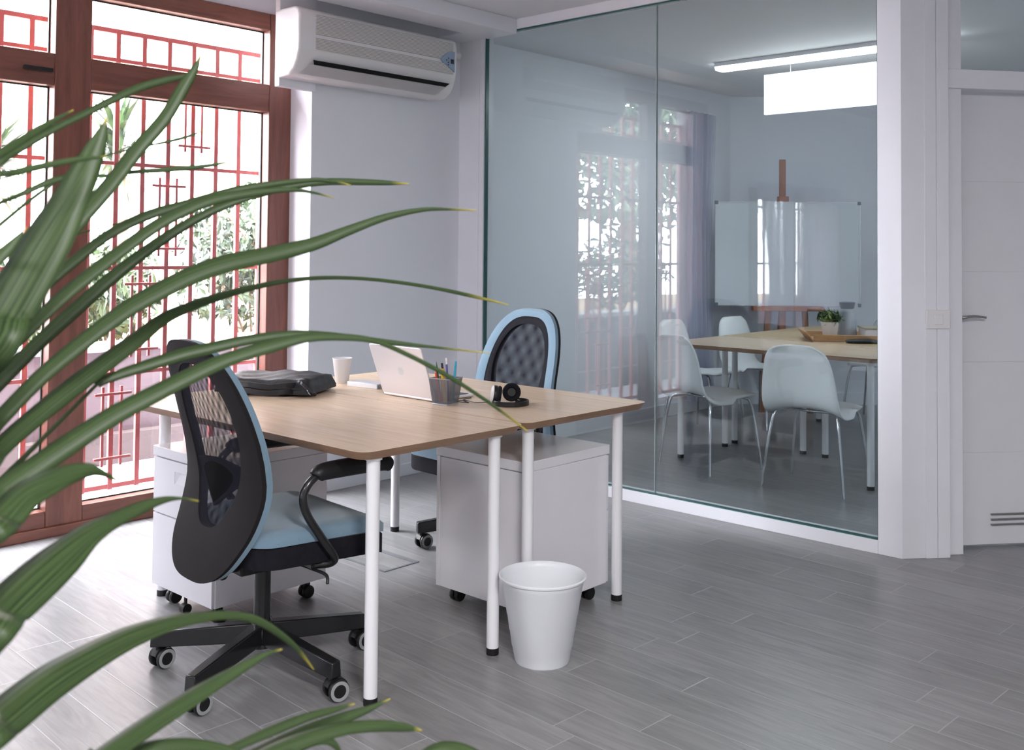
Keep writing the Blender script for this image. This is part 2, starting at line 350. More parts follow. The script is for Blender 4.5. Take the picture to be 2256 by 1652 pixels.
# ------------------------------------------------------------------ red grille
def grille(xs, cross, orn, name, label):
    t = thing(name, label, 'window grille', (xs[0], 4.95, 0), group=None)
    ox, oy = xs[0], 4.95
    def b(x0, x1, z0, z1, th=0.012, y=0.0):
        box(bm, (x0 - ox, y - th / 2, z0), (x1 - ox, y + th / 2, z1))
    w = 0.0125
    for x in xs:
        bm = NB(); b(x - w, x + w, 0.10, 2.40, 0.02); obj('upright_bar', bm, M_red, t, bevel=0.002)
    for z, zw in cross:
        bm = NB(); b(xs[0] - 0.012, xs[-1] + 0.012, z - zw, z + zw, 0.016); obj('cross_bar', bm, M_red, t, bevel=0.002)
    for x, z0, z1, c in orn:
        bm = NB()
        for s in (-1, 1): b(x + s * 0.048 - 0.0065, x + s * 0.048 + 0.0065, z0, z1, 0.013, -0.012)
        for zz in c: b(x - 0.095, x + 0.095, zz - 0.0065, zz + 0.0065, 0.013, -0.024)
        obj('ornament', bm, M_red, t, bevel=0.0015)
    return t
X8 = [2.290 + 0.1405 * i for i in range(8)]
grille(X8, [(2.397, 0.012), (2.252, 0.010), (1.730, 0.010), (1.203, 0.010), (0.675, 0.010), (0.117, 0.012)],
       [(X8[4], 1.815, 2.23, (1.845,)), (X8[3], 1.262, 1.672, (1.628, 1.302)), (X8[2], 0.752, 1.165, (1.122, 0.790)), (X8[1], 0.218, 0.614, (0.577, 0.260))],
       'window_grille', 'red iron security grille of upright bars outside the right-hand window light')
XL = [2.1435 - 0.1405 * i for i in range(8)][::-1]
grille(XL, [(2.397, 0.012), (2.252, 0.010), (1.730, 0.010), (1.203, 0.010), (0.675, 0.010), (0.117, 0.012)],
       [(XL[4], 1.262, 1.672, (1.628, 1.302)), (XL[3], 0.752, 1.165, (1.122, 0.790))],
       'window_grille', 'red iron security grille outside the left-hand window light, cut by the photo edge')
grille([-1.05 + 0.1455 * i for i in range(12)], [(1.75, 0.010), (1.2, 0.010), (0.675, 0.010), (0.117, 0.012)], [], 'window_grille',
       'red iron security grille outside the curtained window left of the view')

# ------------------------------------------------------------------ outdoors
M_out = mat('white_terrace_paving', (0.66, 0.66, 0.70), 0.7, var=0.08, vscale=3)
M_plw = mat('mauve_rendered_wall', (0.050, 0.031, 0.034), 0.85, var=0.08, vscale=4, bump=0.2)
M_cap = mat('stone_coping', (0.40, 0.40, 0.41), 0.7, var=0.05)
M_soil = mat('dry_soil', (0.35, 0.24, 0.15), 0.95, var=0.3, vscale=15)
M_grate = mat('steel_drain', (0.30, 0.32, 0.36), 0.5, metal=0.4)
bm = NB(); box(bm, (-6, 4.80, -0.12), (14, 14, -0.01)); struct(obj('terrace_ground', bm, M_out))
t = thing('drain_grate', 'grey slotted drain strip on the terrace just outside the brown window', 'drain', (0, 5.14, -0.01))
bm = NB()
for i in range(120): x = 1.0 + i * 0.022; box(bm, (x, -0.065, 0), (x + 0.013, 0.065, 0.012))
o = obj('grating', bm, M_grate, t)
bm = NB(); box(bm, (0.98, -0.08, 0), (3.66, -0.066, 0.014)); box(bm, (0.98, 0.066, 0), (3.66, 0.08, 0.014)); obj('frame', bm, M_grate, t)
t = thing('planter', 'low mauve rendered planter wall with pale coping, outside behind the grille', 'planter', (0, 6.1, 0))
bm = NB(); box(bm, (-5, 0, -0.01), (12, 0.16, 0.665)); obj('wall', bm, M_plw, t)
bm = NB(); box(bm, (-5.02, -0.03, 0.665), (12, 0.22, 0.71)); obj('coping', bm, M_cap, t, bevel=0.006)
bm = NB(); box(bm, (-5, -0.10, -0.01), (12, -0.001, 0.17)); obj('plinth', bm, mat('brown_plinth', (0.035, 0.02, 0.018), 0.8, var=0.1), t)
bm = NB(); box(bm, (-7, 6.262, -0.01), (12, 9.6, 0.60)); struct(obj('garden_ground', bm, M_soil))
# pale apartment house far behind
M_fac = mat('pale_facade', (0.78, 0.75, 0.72), 0.8, var=0.03, vscale=1)
M_orn = mat('terracotta_band', (0.62, 0.34, 0.20), 0.8)
t = thing('apartment_building', 'pale apartment house with terracotta balcony bands, bright behind the shrubs', 'building', (7.5, 13, 0))
bm = NB(); box(bm, (-9, 0, -0.01), (7, 3, 9)); obj('wall', bm, M_fac, t)
for i in range(5):
    for j in range(3):
        bm = NB(); x = -6.6 + i * 2.6; z = 1.4 + j * 2.7; box(bm, (x, -0.02, z), (x + 1.1, 0.0, z + 1.3)); obj('window', bm, mat('far_window', (0.35, 0.37, 0.40), 0.3) if i + j == 0 else bpy.data.materials['far_window'], t)
for j in range(3):
    bm = NB(); z = 0.9 + j * 2.7; box(bm, (-2.2, -0.35, z), (3.2, -0.001, z + 0.10)); obj('balcony', bm, M_orn, t)
def leaf_mat(name, c1, c2):
    mt = mat(name, c1, 0.45, var=0.1); N = mt.node_tree.nodes; L = mt.node_tree.links; b = N['Principled BSDF']
    tc = N.new('ShaderNodeTexCoord'); nz = N.new('ShaderNodeTexNoise'); nz.inputs['Scale'].default_value = 9; L.new(tc.outputs['Object'], nz.inputs[0])
    cr = N.new('ShaderNodeValToRGB'); cr.color_ramp.elements[0].position = 0.38; cr.color_ramp.elements[0].color = (*c2, 1); cr.color_ramp.elements[1].position = 0.6; cr.color_ramp.elements[1].color = (*c1, 1)
    L.new(nz.outputs['Fac'], cr.inputs[0]); L.new(cr.outputs[0], b.inputs['Base Color'])
    b.inputs['Transmission Weight'].default_value = 0.0
    return mt
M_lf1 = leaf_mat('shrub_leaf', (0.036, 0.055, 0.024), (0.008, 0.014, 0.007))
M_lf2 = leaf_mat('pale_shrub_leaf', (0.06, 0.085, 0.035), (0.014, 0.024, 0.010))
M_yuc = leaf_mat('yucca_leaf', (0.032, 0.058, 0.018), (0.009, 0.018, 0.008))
M_bark = mat('bark', (0.14, 0.10, 0.07), 0.9, var=0.3, vscale=12, bump=0.5)
def foliage(n, rx, ry, rz, size, seed):
    rnd = random.Random(seed); bm = NB()
    for _ in range(n):
        while True:
            p = Vector((rnd.uniform(-1, 1), rnd.uniform(-1, 1), rnd.uniform(-1, 1)))
            if 0.25 < p.length < 1: break
        k = 0.8 + 0.25 * math.sin(p.x * 5 + seed) * math.cos(p.z * 6)
        p = Vector((p.x * rx * k, p.y * ry * k, p.z * rz * k)); s = size * rnd.uniform(0.6, 1.3)
        R = Euler((rnd.uniform(0, 6), rnd.uniform(0, 6), rnd.uniform(0, 6))).to_matrix()
        q = [(-s, 0, 0), (-s * .2, s * .33, s * .08), (s, 0, -s * .1), (-s * .2, -s * .33, s * .08)]
        bm.faces.new([bm.verts.new(p + R @ Vector(c)) for c in q])
    return bm
def shrub(x, y, rx, rz, n, label, mt, seed):
    t = thing('shrub', label, 'shrub', (x, y, 0.60), group='shrubs in the planter')
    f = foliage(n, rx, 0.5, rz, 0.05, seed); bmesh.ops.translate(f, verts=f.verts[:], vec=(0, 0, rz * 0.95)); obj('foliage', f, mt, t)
    bm = NB()
    rnd = random.Random(seed)
    for i in range(5): tube(bm, [(0.05 * i - 0.1, 0, 0), (0.12 * i - 0.24, 0.03, rz * 0.6), (rnd.uniform(-rx, rx) * .6, rnd.uniform(-.2, .2), rz * 1.5)], 0.012, 6, 4)
    obj('stem', bm, M_bark, t)
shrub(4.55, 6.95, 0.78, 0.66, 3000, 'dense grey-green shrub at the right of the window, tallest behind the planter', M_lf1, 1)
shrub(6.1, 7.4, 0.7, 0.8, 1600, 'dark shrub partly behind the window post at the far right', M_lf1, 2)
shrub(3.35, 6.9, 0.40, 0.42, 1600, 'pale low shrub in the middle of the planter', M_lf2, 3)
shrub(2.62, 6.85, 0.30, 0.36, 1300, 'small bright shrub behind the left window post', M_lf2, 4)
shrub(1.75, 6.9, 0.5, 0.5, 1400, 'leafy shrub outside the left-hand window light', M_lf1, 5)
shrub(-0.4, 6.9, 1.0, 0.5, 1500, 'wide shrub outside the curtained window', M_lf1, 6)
def yucca(x, y, z, n, L, label, seed):
    rnd = random.Random(seed); t = thing('yucca', label, 'yucca', (x, y, 0.60), group='yuccas in the planter')
    bm = NB(); tube(bm, [(0, 0, 0), (0.04, 0, z * .5), (0, 0, z)], lambda u: 0.07 - 0.02 * u, 10, 5); obj('trunk', bm, M_bark, t, smooth=True)
    bm = NB()
    for i in range(n):
        a = rnd.uniform(0, 2 * PI); el = rnd.uniform(-0.7, 1.3); d = Vector((math.cos(a) * math.cos(el), math.sin(a) * math.cos(el), math.sin(el)))
        l = L * rnd.uniform(.7, 1.1); s = d.cross(Vector((0, 0, 1))).normalized() * 0.02; b0 = Vector((0, 0, z + rnd.uniform(-.25, .1)))
        p1 = b0 + d * l * .5; p2 = b0 + d * l - Vector((0, 0, 0.14 * l))
        v = [bm.verts.new(c) for c in (b0 - s * .6, b0 + s * .6, p1 + s, p1 - s, p2)]
        bm.faces.new((v[0], v[1], v[2], v[3])); bm.faces.new((v[3], v[2], v[4]))
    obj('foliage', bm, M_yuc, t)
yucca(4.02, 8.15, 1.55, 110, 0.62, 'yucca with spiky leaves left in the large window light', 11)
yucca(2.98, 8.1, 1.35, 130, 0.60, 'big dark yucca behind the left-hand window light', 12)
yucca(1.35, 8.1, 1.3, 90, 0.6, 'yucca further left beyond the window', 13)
# tall tree reflected in the partition
t = thing('tree', 'broad green tree outside, seen mostly as a reflection in the glass', 'tree', (-3.6, 9.0, 0.60))
bm = NB(); tube(bm, [(0, 0, 0), (0.1, 0, 1.2), (0, 0, 2.6)], lambda u: 0.14 - 0.05 * u, 10); obj('trunk', bm, M_bark, t, smooth=True)
f = foliage(4200, 2.1, 1.1, 1.7, 0.10, 21); bmesh.ops.translate(f, verts=f.verts[:], vec=(0, 0, 2.3)); obj('foliage', f, M_lf2, t)

# ------------------------------------------------------------------ glass partition (window_2)
GX = 4.397
t = thing('window_2', 'floor to ceiling glass partition to the meeting room', None, (0, 0, 0), kind='structure')
bm = NB()
box(bm, (GX, 1.86, 0), (GX + 0.08, 4.28, 0.058)); box(bm, (GX, 1.86, 2.607), (GX + 0.08, 4.49, CZ))
box(bm, (GX, 4.28, 0), (GX + 0.08, 4.318, 2.607)); box(bm, (GX, 4.3195, 0), (GX + 0.08, 4.49, 2.607))
obj('frame', bm, M_panel, t, bevel=0.0015)
for a, b in ((1.866, 3.043), (3.047, 4.274)):
    bm = NB(); box(bm, (GX + 0.020, a, 0.064), (GX + 0.030, b, 2.601)); obj('pane', bm, M_glass, t)
M_teal = mat('green_glass_edge', (0.03, 0.10, 0.10), 0.2)
bm = NB()
box(bm, (GX + 0.010, 4.272, 0.058), (GX + 0.035, 4.281, 2.607)); box(bm, (GX + 0.010, 1.859, 0.058), (GX + 0.035, 1.865, 2.607))
box(bm, (GX + 0.010, 1.865, 0.0575), (GX + 0.035, 4.272, 0.063)); box(bm, (GX + 0.010, 1.865, 2.598), (GX + 0.035, 4.272, 2.6075))
obj('gasket', bm, M_teal, t)
bm = NB(); box(bm, (GX + 0.019, 3.0432, 0.064), (GX + 0.031, 3.0468, 2.601)); obj('joint', bm, mat('silicone_joint', (0.30, 0.36, 0.36), 0.15), t)
# corner post and diagonal door wall
A38 = math.radians(-38.5); DV = Vector((math.cos(A38), math.sin(A38), 0)); NV = Vector((-DV.y, DV.x, 0)); C0 = Vector((GX, 1.753, 0))
def dbox(bm, s0, s1, z0, z1, o0, o1, mi=0):
    obox(bm, C0 + DV * s0 + NV * o0 + Vector((0, 0, z0)), DV * (s1 - s0), NV * (o1 - o0), (0, 0, z1 - z0), mi)
bm = NB()
pts = [(GX, 1.8595), (GX, 1.753)] + [tuple((C0 + DV * 0.22).xy)] + [tuple((C0 + DV * 0.22 + NV * 0.19).xy), (GX + 0.14, 1.8595)]
prism(bm, pts, 0, CZ)
struct(obj('trim_4', bm, M_panel, bevel=0.002), 'white corner post between glass and door')
bm = NB()
dbox(bm, 0.108, 0.162, 0.0, CZ, -0.004, 0.0); dbox(bm, 0.164, 0.221, 0.0, CZ, -0.005, 0.0)
struct(obj('trim_5', bm, M_panel, bevel=0.001))
t = thing('door_1', 'white flush door with grooves, glass light above', None, (0, 0, 0), kind='structure')
bm = NB(); dbox(bm, 0.2205, 0.305, 0, CZ, 0.03, 0.19); dbox(bm, 1.14, 1.22, 0, CZ, 0.03, 0.19)
dbox(bm, 0.2205, 1.22, 2.040, 2.124, 0.015, 0.17); dbox(bm, 0.305, 1.14, 2.62, CZ, 0.03, 0.17)
obj('frame', bm, M_panel, t, bevel=0.002)
bm = NB(); zs = [0.012, 0.421, 0.825, 1.231, 1.637, 2.032]
for a, b in zip(zs, zs[1:]): dbox(bm, 0.308, 1.137, a + 0.0012, b - 0.0012, 0.12, 0.155)
dbox(bm, 0.309, 1.136, 0.014, 2.03, 0.1235, 0.152)
leaf = obj('leaf', bm, M_door, t, bevel=0.0008)
bm = NB(); dbox(bm, 0.305, 1.14, 2.124, 2.62, 0.10, 0.108); obj('pane', bm, M_glass, t)
bm = NB()
for z in (0.100, 0.123, 0.146): dbox(bm, 0.494, 0.95, z - 0.004, z + 0.004, 0.112, 0.119)
obj('vent', bm, M_steel, leaf, label='three steel vent strips')
bm = NB(); p = C0 + DV * 0.335 + NV * 0.12 + Vector((0, 0, 1.027)); cyl(bm, p, p - NV * 0.008, 0.024, n=24); cyl(bm, p, p - NV * 0.045, 0.009)
tube(bm, [p - NV * 0.042, p - NV * 0.047 + DV * 0.02 + Vector((0, 0, .003)), p - NV * 0.046 + DV * 0.06 + Vector((0, 0, .006)), p - NV * 0.043 + DV * 0.115], lambda u: 0.009 - 0.004 * u, 10)
obj('handle', bm, M_steel, leaf, smooth=True, label='brushed steel lever handle')
bm = NB(); p = C0 + DV * 0.332 + NV * 0.12 + Vector((0, 0, 0.928)); cyl(bm, p, p - NV * 0.007, 0.022, n=24); dk = p - NV * 0.007
obj('key_plate', bm, M_steel, leaf, smooth=True)
bm = NB(); obox(bm, dk - DV * 0.003 + Vector((0, 0, -.012)), DV * 0.006, -NV * 0.001, (0, 0, .022)); obj('keyhole', bm, M_dark, leaf)
bm = NB(); dbox(bm, 1.22, 4.2, 0, CZ, 0.03, 0.19); struct(obj('wall_diagonal', bm, M_wall))
# light switch
t = thing('light_switch', 'white double light switch plate on the white post beside the door', 'light switch', C0 + DV * 0.165 - NV * 0.006 + Vector((0, 0, 1.026)), A38)
bm = NB(); box(bm, (-0.056, -0.008, -0.041), (0.056, 0.0, 0.041)); obj('plate', bm, M_plas, t, bevel=0.003)
bm = NB(); box(bm, (-0.020, -0.012, -0.022), (0.020, -0.008, 0.022)); obj('rocker', bm, M_plas, t, bevel=0.002)

# ------------------------------------------------------------------ air conditioner
t = thing('air_conditioner', 'white wall-mounted air conditioner with louvred front, above the pier by the window', 'air conditioner', (3.04, 4.478, 2.19))
def ac_prof():
    return [(0, 0.02), (-0.03, 0.0), (-0.12, 0.004), (-0.165, 0.03), (-0.195, 0.075), (-0.215, 0.13), (-0.218, 0.30), (-0.205, 0.335), (-0.17, 0.352), (0, 0.352)]
bm = NB(); L_ = 1.11
ra = [bm.verts.new((0.0, y, z)) for y, z in ac_prof()]; rb = [bm.verts.new((L_, y, z)) for y, z in ac_prof()]; n = len(ra)
for i in range(n): bm.faces.new((ra[i], ra[(i + 1) % n], rb[(i + 1) % n], rb[i]))
bm.faces.new(ra); bm.faces.new(rb[::-1])
body = obj('body', bm, M_plas, t, bevel=0.012, seg=4)
def louvre_mat():
    mt = mat('louvre', (0.55, 0.54, 0.53), 0.5); N = mt.node_tree.nodes; L = mt.node_tree.links; b = N['Principled BSDF']
    tc = N.new('ShaderNodeTexCoord'); sp = N.new('ShaderNodeSeparateXYZ'); L.new(tc.outputs['Object'], sp.inputs[0])
    a = N.new('ShaderNodeMath'); a.operation = 'MULTIPLY'; a.inputs[1].default_value = 2 * PI / 0.0075; L.new(sp.outputs['Z'], a.inputs[0])
    s = N.new('ShaderNodeMath'); s.operation = 'SINE'; L.new(a.outputs[0], s.inputs[0])
    cr = N.new('ShaderNodeValToRGB'); cr.color_ramp.elements[0].position = 0.0; cr.color_ramp.elements[0].color = (0.26, 0.25, 0.24, 1); cr.color_ramp.elements[1].position = 0.6; cr.color_ramp.elements[1].color = (0.66, 0.64, 0.63, 1)
    m2 = N.new('ShaderNodeMath'); m2.operation = 'MULTIPLY_ADD'; m2.inputs[1].default_value = .5; m2.inputs[2].default_value = .5; L.new(s.outputs[0], m2.inputs[0]); L.new(m2.outputs[0], cr.inputs[0]); L.new(cr.outputs[0], b.inputs['Base Color'])
    return mt
M_louv = louvre_mat()
bm = NB(); box(bm, (0.10, -0.2215, 0.215), (1.075, -0.2165, 0.318)); box(bm, (0.10, -0.2215, 0.135), (1.075, -0.2165, 0.196)); obj('louvre', bm, M_louv, t, bevel=0.002)
bm = NB(); v = [bm.verts.new(p) for p in ((0.085, -0.2205, 0.080), (1.050, -0.2205, 0.080), (1.032, -0.2025, 0.060), (0.103, -0.2025, 0.060))]
bm.faces.new(v); bmesh.ops.solidify(bm, geom=bm.faces[:], thickness=0.02); obj('air_slot', bm, M_dark, t)
bm = NB(); v = [bm.verts.new(p) for p in ((0.075, -0.2035, 0.058), (1.035, -0.2035, 0.058), (1.0, -0.150, 0.013), (0.045, -0.150, 0.013))]
bm.faces.new(v); bmesh.ops.solidify(bm, geom=bm.faces[:], thickness=0.006); obj('flap', bm, M_plas, t)
bm = NB(); prof = [(1.082, 0.150), (1.082, 0.268)] + [(1.07 - 0.02 * i, 0.268 - 0.004 * i * i * 0.6) for i in range(1, 5)] + [(0.972, 0.213)] + [(0.99 + 0.02 * i, 0.198 - 0.010 * i) for i in range(0, 4)]
va = [bm.verts.new((x, -0.2255, z)) for x, z in prof]; vb = [bm.verts.new((x, -0.2175, z)) for x, z in prof]; bm.faces.new(va); bm.faces.new(vb[::-1])
for i in range(len(va)): j = (i + 1) % len(va); bm.faces.new((va[i], vb[i], vb[j], va[j]))
cp = obj('control_panel', bm, mat('blue_grey_panel', (0.27, 0.36, 0.50), 0.4), t, label='blue-grey control panel')
bm = NB(); box(bm, (1.050, -0.2295, 0.196), (1.072, -0.2275, 0.222)); obj('display', bm, M_dark, cp)
bm = NB()
for x, z in ((1.015, 0.212), (1.030, 0.225), (1.030, 0.200), (1.030, 0.186)): box(bm, (x - .004, -0.2295, z - .003), (x + .004, -0.2275, z + .003))
obj('button', bm, M_dark, cp)
bm = NB(); cyl(bm, (1.10, -0.03, 0.30), (1.30, -0.03, 0.30), 0.028); obj('pipe', bm, M_plas, t, smooth=True)

# ------------------------------------------------------------------ desks
def desk(x0, y0, x1, y1, legs, label, name='office_desk', mt=None, group=None, feet=True, zt=0.735):
    t = thing(name, label, 'desk' if name == 'office_desk' else 'table', (x0, y0, 0), group=group)
    bm = NB(); prism(bm, rrect(0, 0, x1 - x0, y1 - y0, 0.045, 6), zt - 0.026, zt, 0, 1, inset=0.014)
    obj('tabletop', bm, [mt or M_top, M_edge], t, bevel=0.0015)
    for x, y in legs:
        bm = NB(); cyl(bm, (x - x0, y - y0, 0.022), (x - x0, y - y0, zt - 0.032), 0.020, n=28); cyl(bm, (x - x0, y - y0, zt - 0.034), (x - x0, y - y0, zt - 0.026), 0.026)
        l = obj('leg', bm, M_wh, t, smooth=True)
        bm = NB(); cyl(bm, (x - x0, y - y0, 0.0), (x - x0, y - y0, 0.022), 0.0205, n=28); obj('foot', bm, M_blk, l, smooth=True)
    return t
desk(1.850, 2.262, 2.543, 3.70, [(1.928, 2.310), (2.439, 2.312), (1.985, 3.60), (2.44, 3.60)], 'oak-topped office desk nearest the window, black bag on it and mesh chair before it', group='office desks')
desk(2.548, 2.268, 3.255, 3.715, [(2.625, 2.330), (3.134, 2.331), (3.172, 3.640), (2.63, 3.63)], 'oak-topped office desk on the glass side, with headphones and laptop on it', group='office desks')

# ------------------------------------------------------------------ drawer cabinets
def caster(parent, x, y, r=0.024, small=False):
    bm = NB()
    for s in (-1, 1):
        lathe(bm, [(0.004, -0.009), (r * .92, -0.009), (r, -0.005), (r, 0.005), (r * .92, 0.009), (0.004, 0.009)], (x, y + s * 0.012, r), 18, M=Matrix.Rotation(PI / 2, 3, 'X'))
    box(bm, (x - 0.014, y - 0.005, r * .8), (x + 0.014, y + 0.005, 0.052)); cyl(bm, (x, y, 0.045), (x, y, 0.0745), 0.008)
    return obj('caster', bm, M_blk, parent, smooth=True)
def cabinet(x0, y0, x1, y1, z0, z1, face, label):
    t = thing('drawer_cabinet', label, 'cabinet', (x0, y0, 0), group='drawer cabinets under the desks')
    w, d = x1 - x0, y1 - y0
    bm = NB(); box(bm, (0.012, 0.0, z0), (w - 0.012, d, z1 - 0.036)); obj('body', bm, M_lam, t, bevel=0.002)
    bm = NB(); box(bm, (-0.002, -0.002, z1 - 0.035), (w + 0.002, d + 0.002, z1)); obj('top', bm, M_lam, t, bevel=0.002)
    fx = (0.0, 0.0115) if face < 0 else (w - 0.0115, w)
    H = z1 - 0.038 - z0; hz = [(z0 + 0.003, z0 + H * 0.56), (z0 + H * 0.57, z1 - 0.040)]
    for a, b in hz:
        bm = NB(); yc = d / 2; hw_, hh = 0.055, 0.045; zt = b - 0.035
        # front panel with recessed grip
        box(bm, (fx[0], 0.003, a), (fx[1], d - 0.003, zt - hh)); box(bm, (fx[0], 0.003, zt), (fx[1], d - 0.003, b))
        box(bm, (fx[0], 0.003, zt - hh), (fx[1], yc - hw_, zt)); box(bm, (fx[0], yc + hw_, zt - hh), (fx[1], d - 0.003, zt))
        dr = obj('drawer', bm, M_lam, t)
        bm = NB(); s = 1 if face < 0 else -1; xx = fx[0] if face < 0 else fx[1]
        v = [bm.verts.new(p) for p in ((xx + s * .001, yc - hw_, zt), (xx + s * .001, yc + hw_, zt), (xx + s * .001, yc - hw_, zt - hh), (xx + s * .001, yc + hw_, zt - hh), (xx + s * .011, yc - hw_ * .5, zt - .003), (xx + s * .011, yc + hw_ * .5, zt - .003))]
        for f in ((0, 2, 4), (1, 5, 3), (2, 3, 5, 4), (0, 4, 5, 1)): bm.faces.new([v[i] for i in f])
        obj('handle', bm, M_lam, dr)
    if face > 0:      # back panel held in a frame on the side seen
        bm = NB(); 
        box(bm, (0.0, 0.0, z0), (0.0115, 0.018, z1 - 0.036)); box(bm, (0.0, d - 0.018, z0), (0.0115, d, z1 - 0.036)); box(bm, (0.0015, 0.0195, z0), (0.0115, d - 0.0195, z1 - 0.039))
        obj('back_panel', bm, M_lam, t, bevel=0.0008)
    for x in (0.06, w - 0.06):
        for y in (0.055, d - 0.055): caster(t, x, y)
    return t
cb2 = cabinet(1.912, 3.135, 2.404, 3.548, 0.072, 0.578, -1, 'white drawer cabinet with drawers to the left, under the window-side desk')
bm = NB(); cyl(bm, (0.03, 0.21, 0.018), (0.03, 0.235, 0.018), 0.018); cyl(bm, (0.03, 0.2225, 0.02), (0.03, 0.2225, 0.072), 0.006); obj('caster', bm, [M_blk], cb2, smooth=True, label='small anti-tip caster')
cabinet(2.655, 2.365, 3.128, 2.812, 0.060, 0.576, 1, 'white drawer cabinet showing its back panel, behind the waste bin')

# ------------------------------------------------------------------ office chair
def lerp_tab(tab, z):
    if z <= tab[0][0]: return tab[0][1]
    for (a, va), (b, vb) in zip(tab, tab[1:]):
        if z <= b:
            u = (z - a) / (b - a); u = u * u * (3 - 2 * u); return va + (vb - va) * u
    return tab[-1][1]
XB = [(0.33, -0.205), (0.42, -0.175), (0.50, -0.142), (0.60, -0.118), (0.70, -0.128), (0.80, -0.155), (0.92, -0.195), (1.04, -0.240)]
XS = [(p.x, p.y - 0.028) for p in smoothpath([(z, x, 0) for z, x in XB], 8)]
def bx(y, z, off=0.0):
    z_ = min(max(z, XS[0][0]), XS[-1][0]); i = 0
    while i < len(XS) - 2 and XS[i + 1][0] < z_: i += 1
    (a, va), (b, vb) = XS[i], XS[i + 1]; return va + (vb - va) * (z_ - a) / (b - a) + 0.35 * y * y + off
def loop(mid, H, wt, n=2.5, N=96, k=1.0, dw=0.0):
    out = []
    for i in range(N):
        a = 2 * PI * i / N; c, s = math.cos(a), math.sin(a)
        z = mid + H * math.copysign(abs(c) ** (2 / n), c); w_ = (lerp_tab(wt, z) if wt is not WO else 0.243 - 0.030 * ((z - 0.62) / 0.42) ** 2)
        y = w_ * math.copysign(abs(s) ** (2 / n), s)
        out.append((y * k, z))
    return out
WO = [(0.33, 0.225), (1.04, 0.225), (1.05, 0.225)]
WI = [(0.46, 0.118), (0.80, 0.162), (0.97, 0.155)]
def ringmesh(lo, li, x0, x1, capmid=None):
    bm = NB()
    def ring(pts, off): return [bm.verts.new((bx(y, z, off), y, z)) for y, z in pts]
    R = []
    for off in (x0, x1):
        a = ring(lo, off); m_ = ring([((p[0] + q[0]) / 2, (p[1] + q[1]) / 2) for p, q in zip(lo, li)], off + (0.004 if off == x1 else -0.004)); b = ring(li, off); R.append((a, m_, b))
    n = len(lo)
    for i in range(n):
        j = (i + 1) % n
        for k in (0, 1):
            for A, B in ((0, 1), (1, 2)): bm.faces.new((R[k][A][i], R[k][A][j], R[k][B][j], R[k][B][i]))
        for q in (0, 2): bm.faces.new((R[0][q][i], R[0][q][j], R[1][q][j], R[1][q][i]))
    return bm
def patch(l, off, K=6, scale0=0.0):
    bm = NB(); cy = sum(p[0] for p in l) / len(l); cz = sum(p[1] for p in l) / len(l); rings = []
    for k in range(1, K + 1):
        f = k / K; rings.append([bm.verts.new((bx(cy + (y - cy) * f, cz + (z - cz) * f, off), cy + (y - cy) * f, cz + (z - cz) * f)) for y, z in l])
    c = bm.verts.new((bx(cy, cz, off), cy, cz)); n = len(l)
    for i in range(n):
        bm.faces.new((c, rings[0][i], rings[0][(i + 1) % n]))
        for a, b in zip(rings, rings[1:]): bm.faces.new((a[i], a[(i + 1) % n], b[(i + 1) % n], b[i]))
    return bm
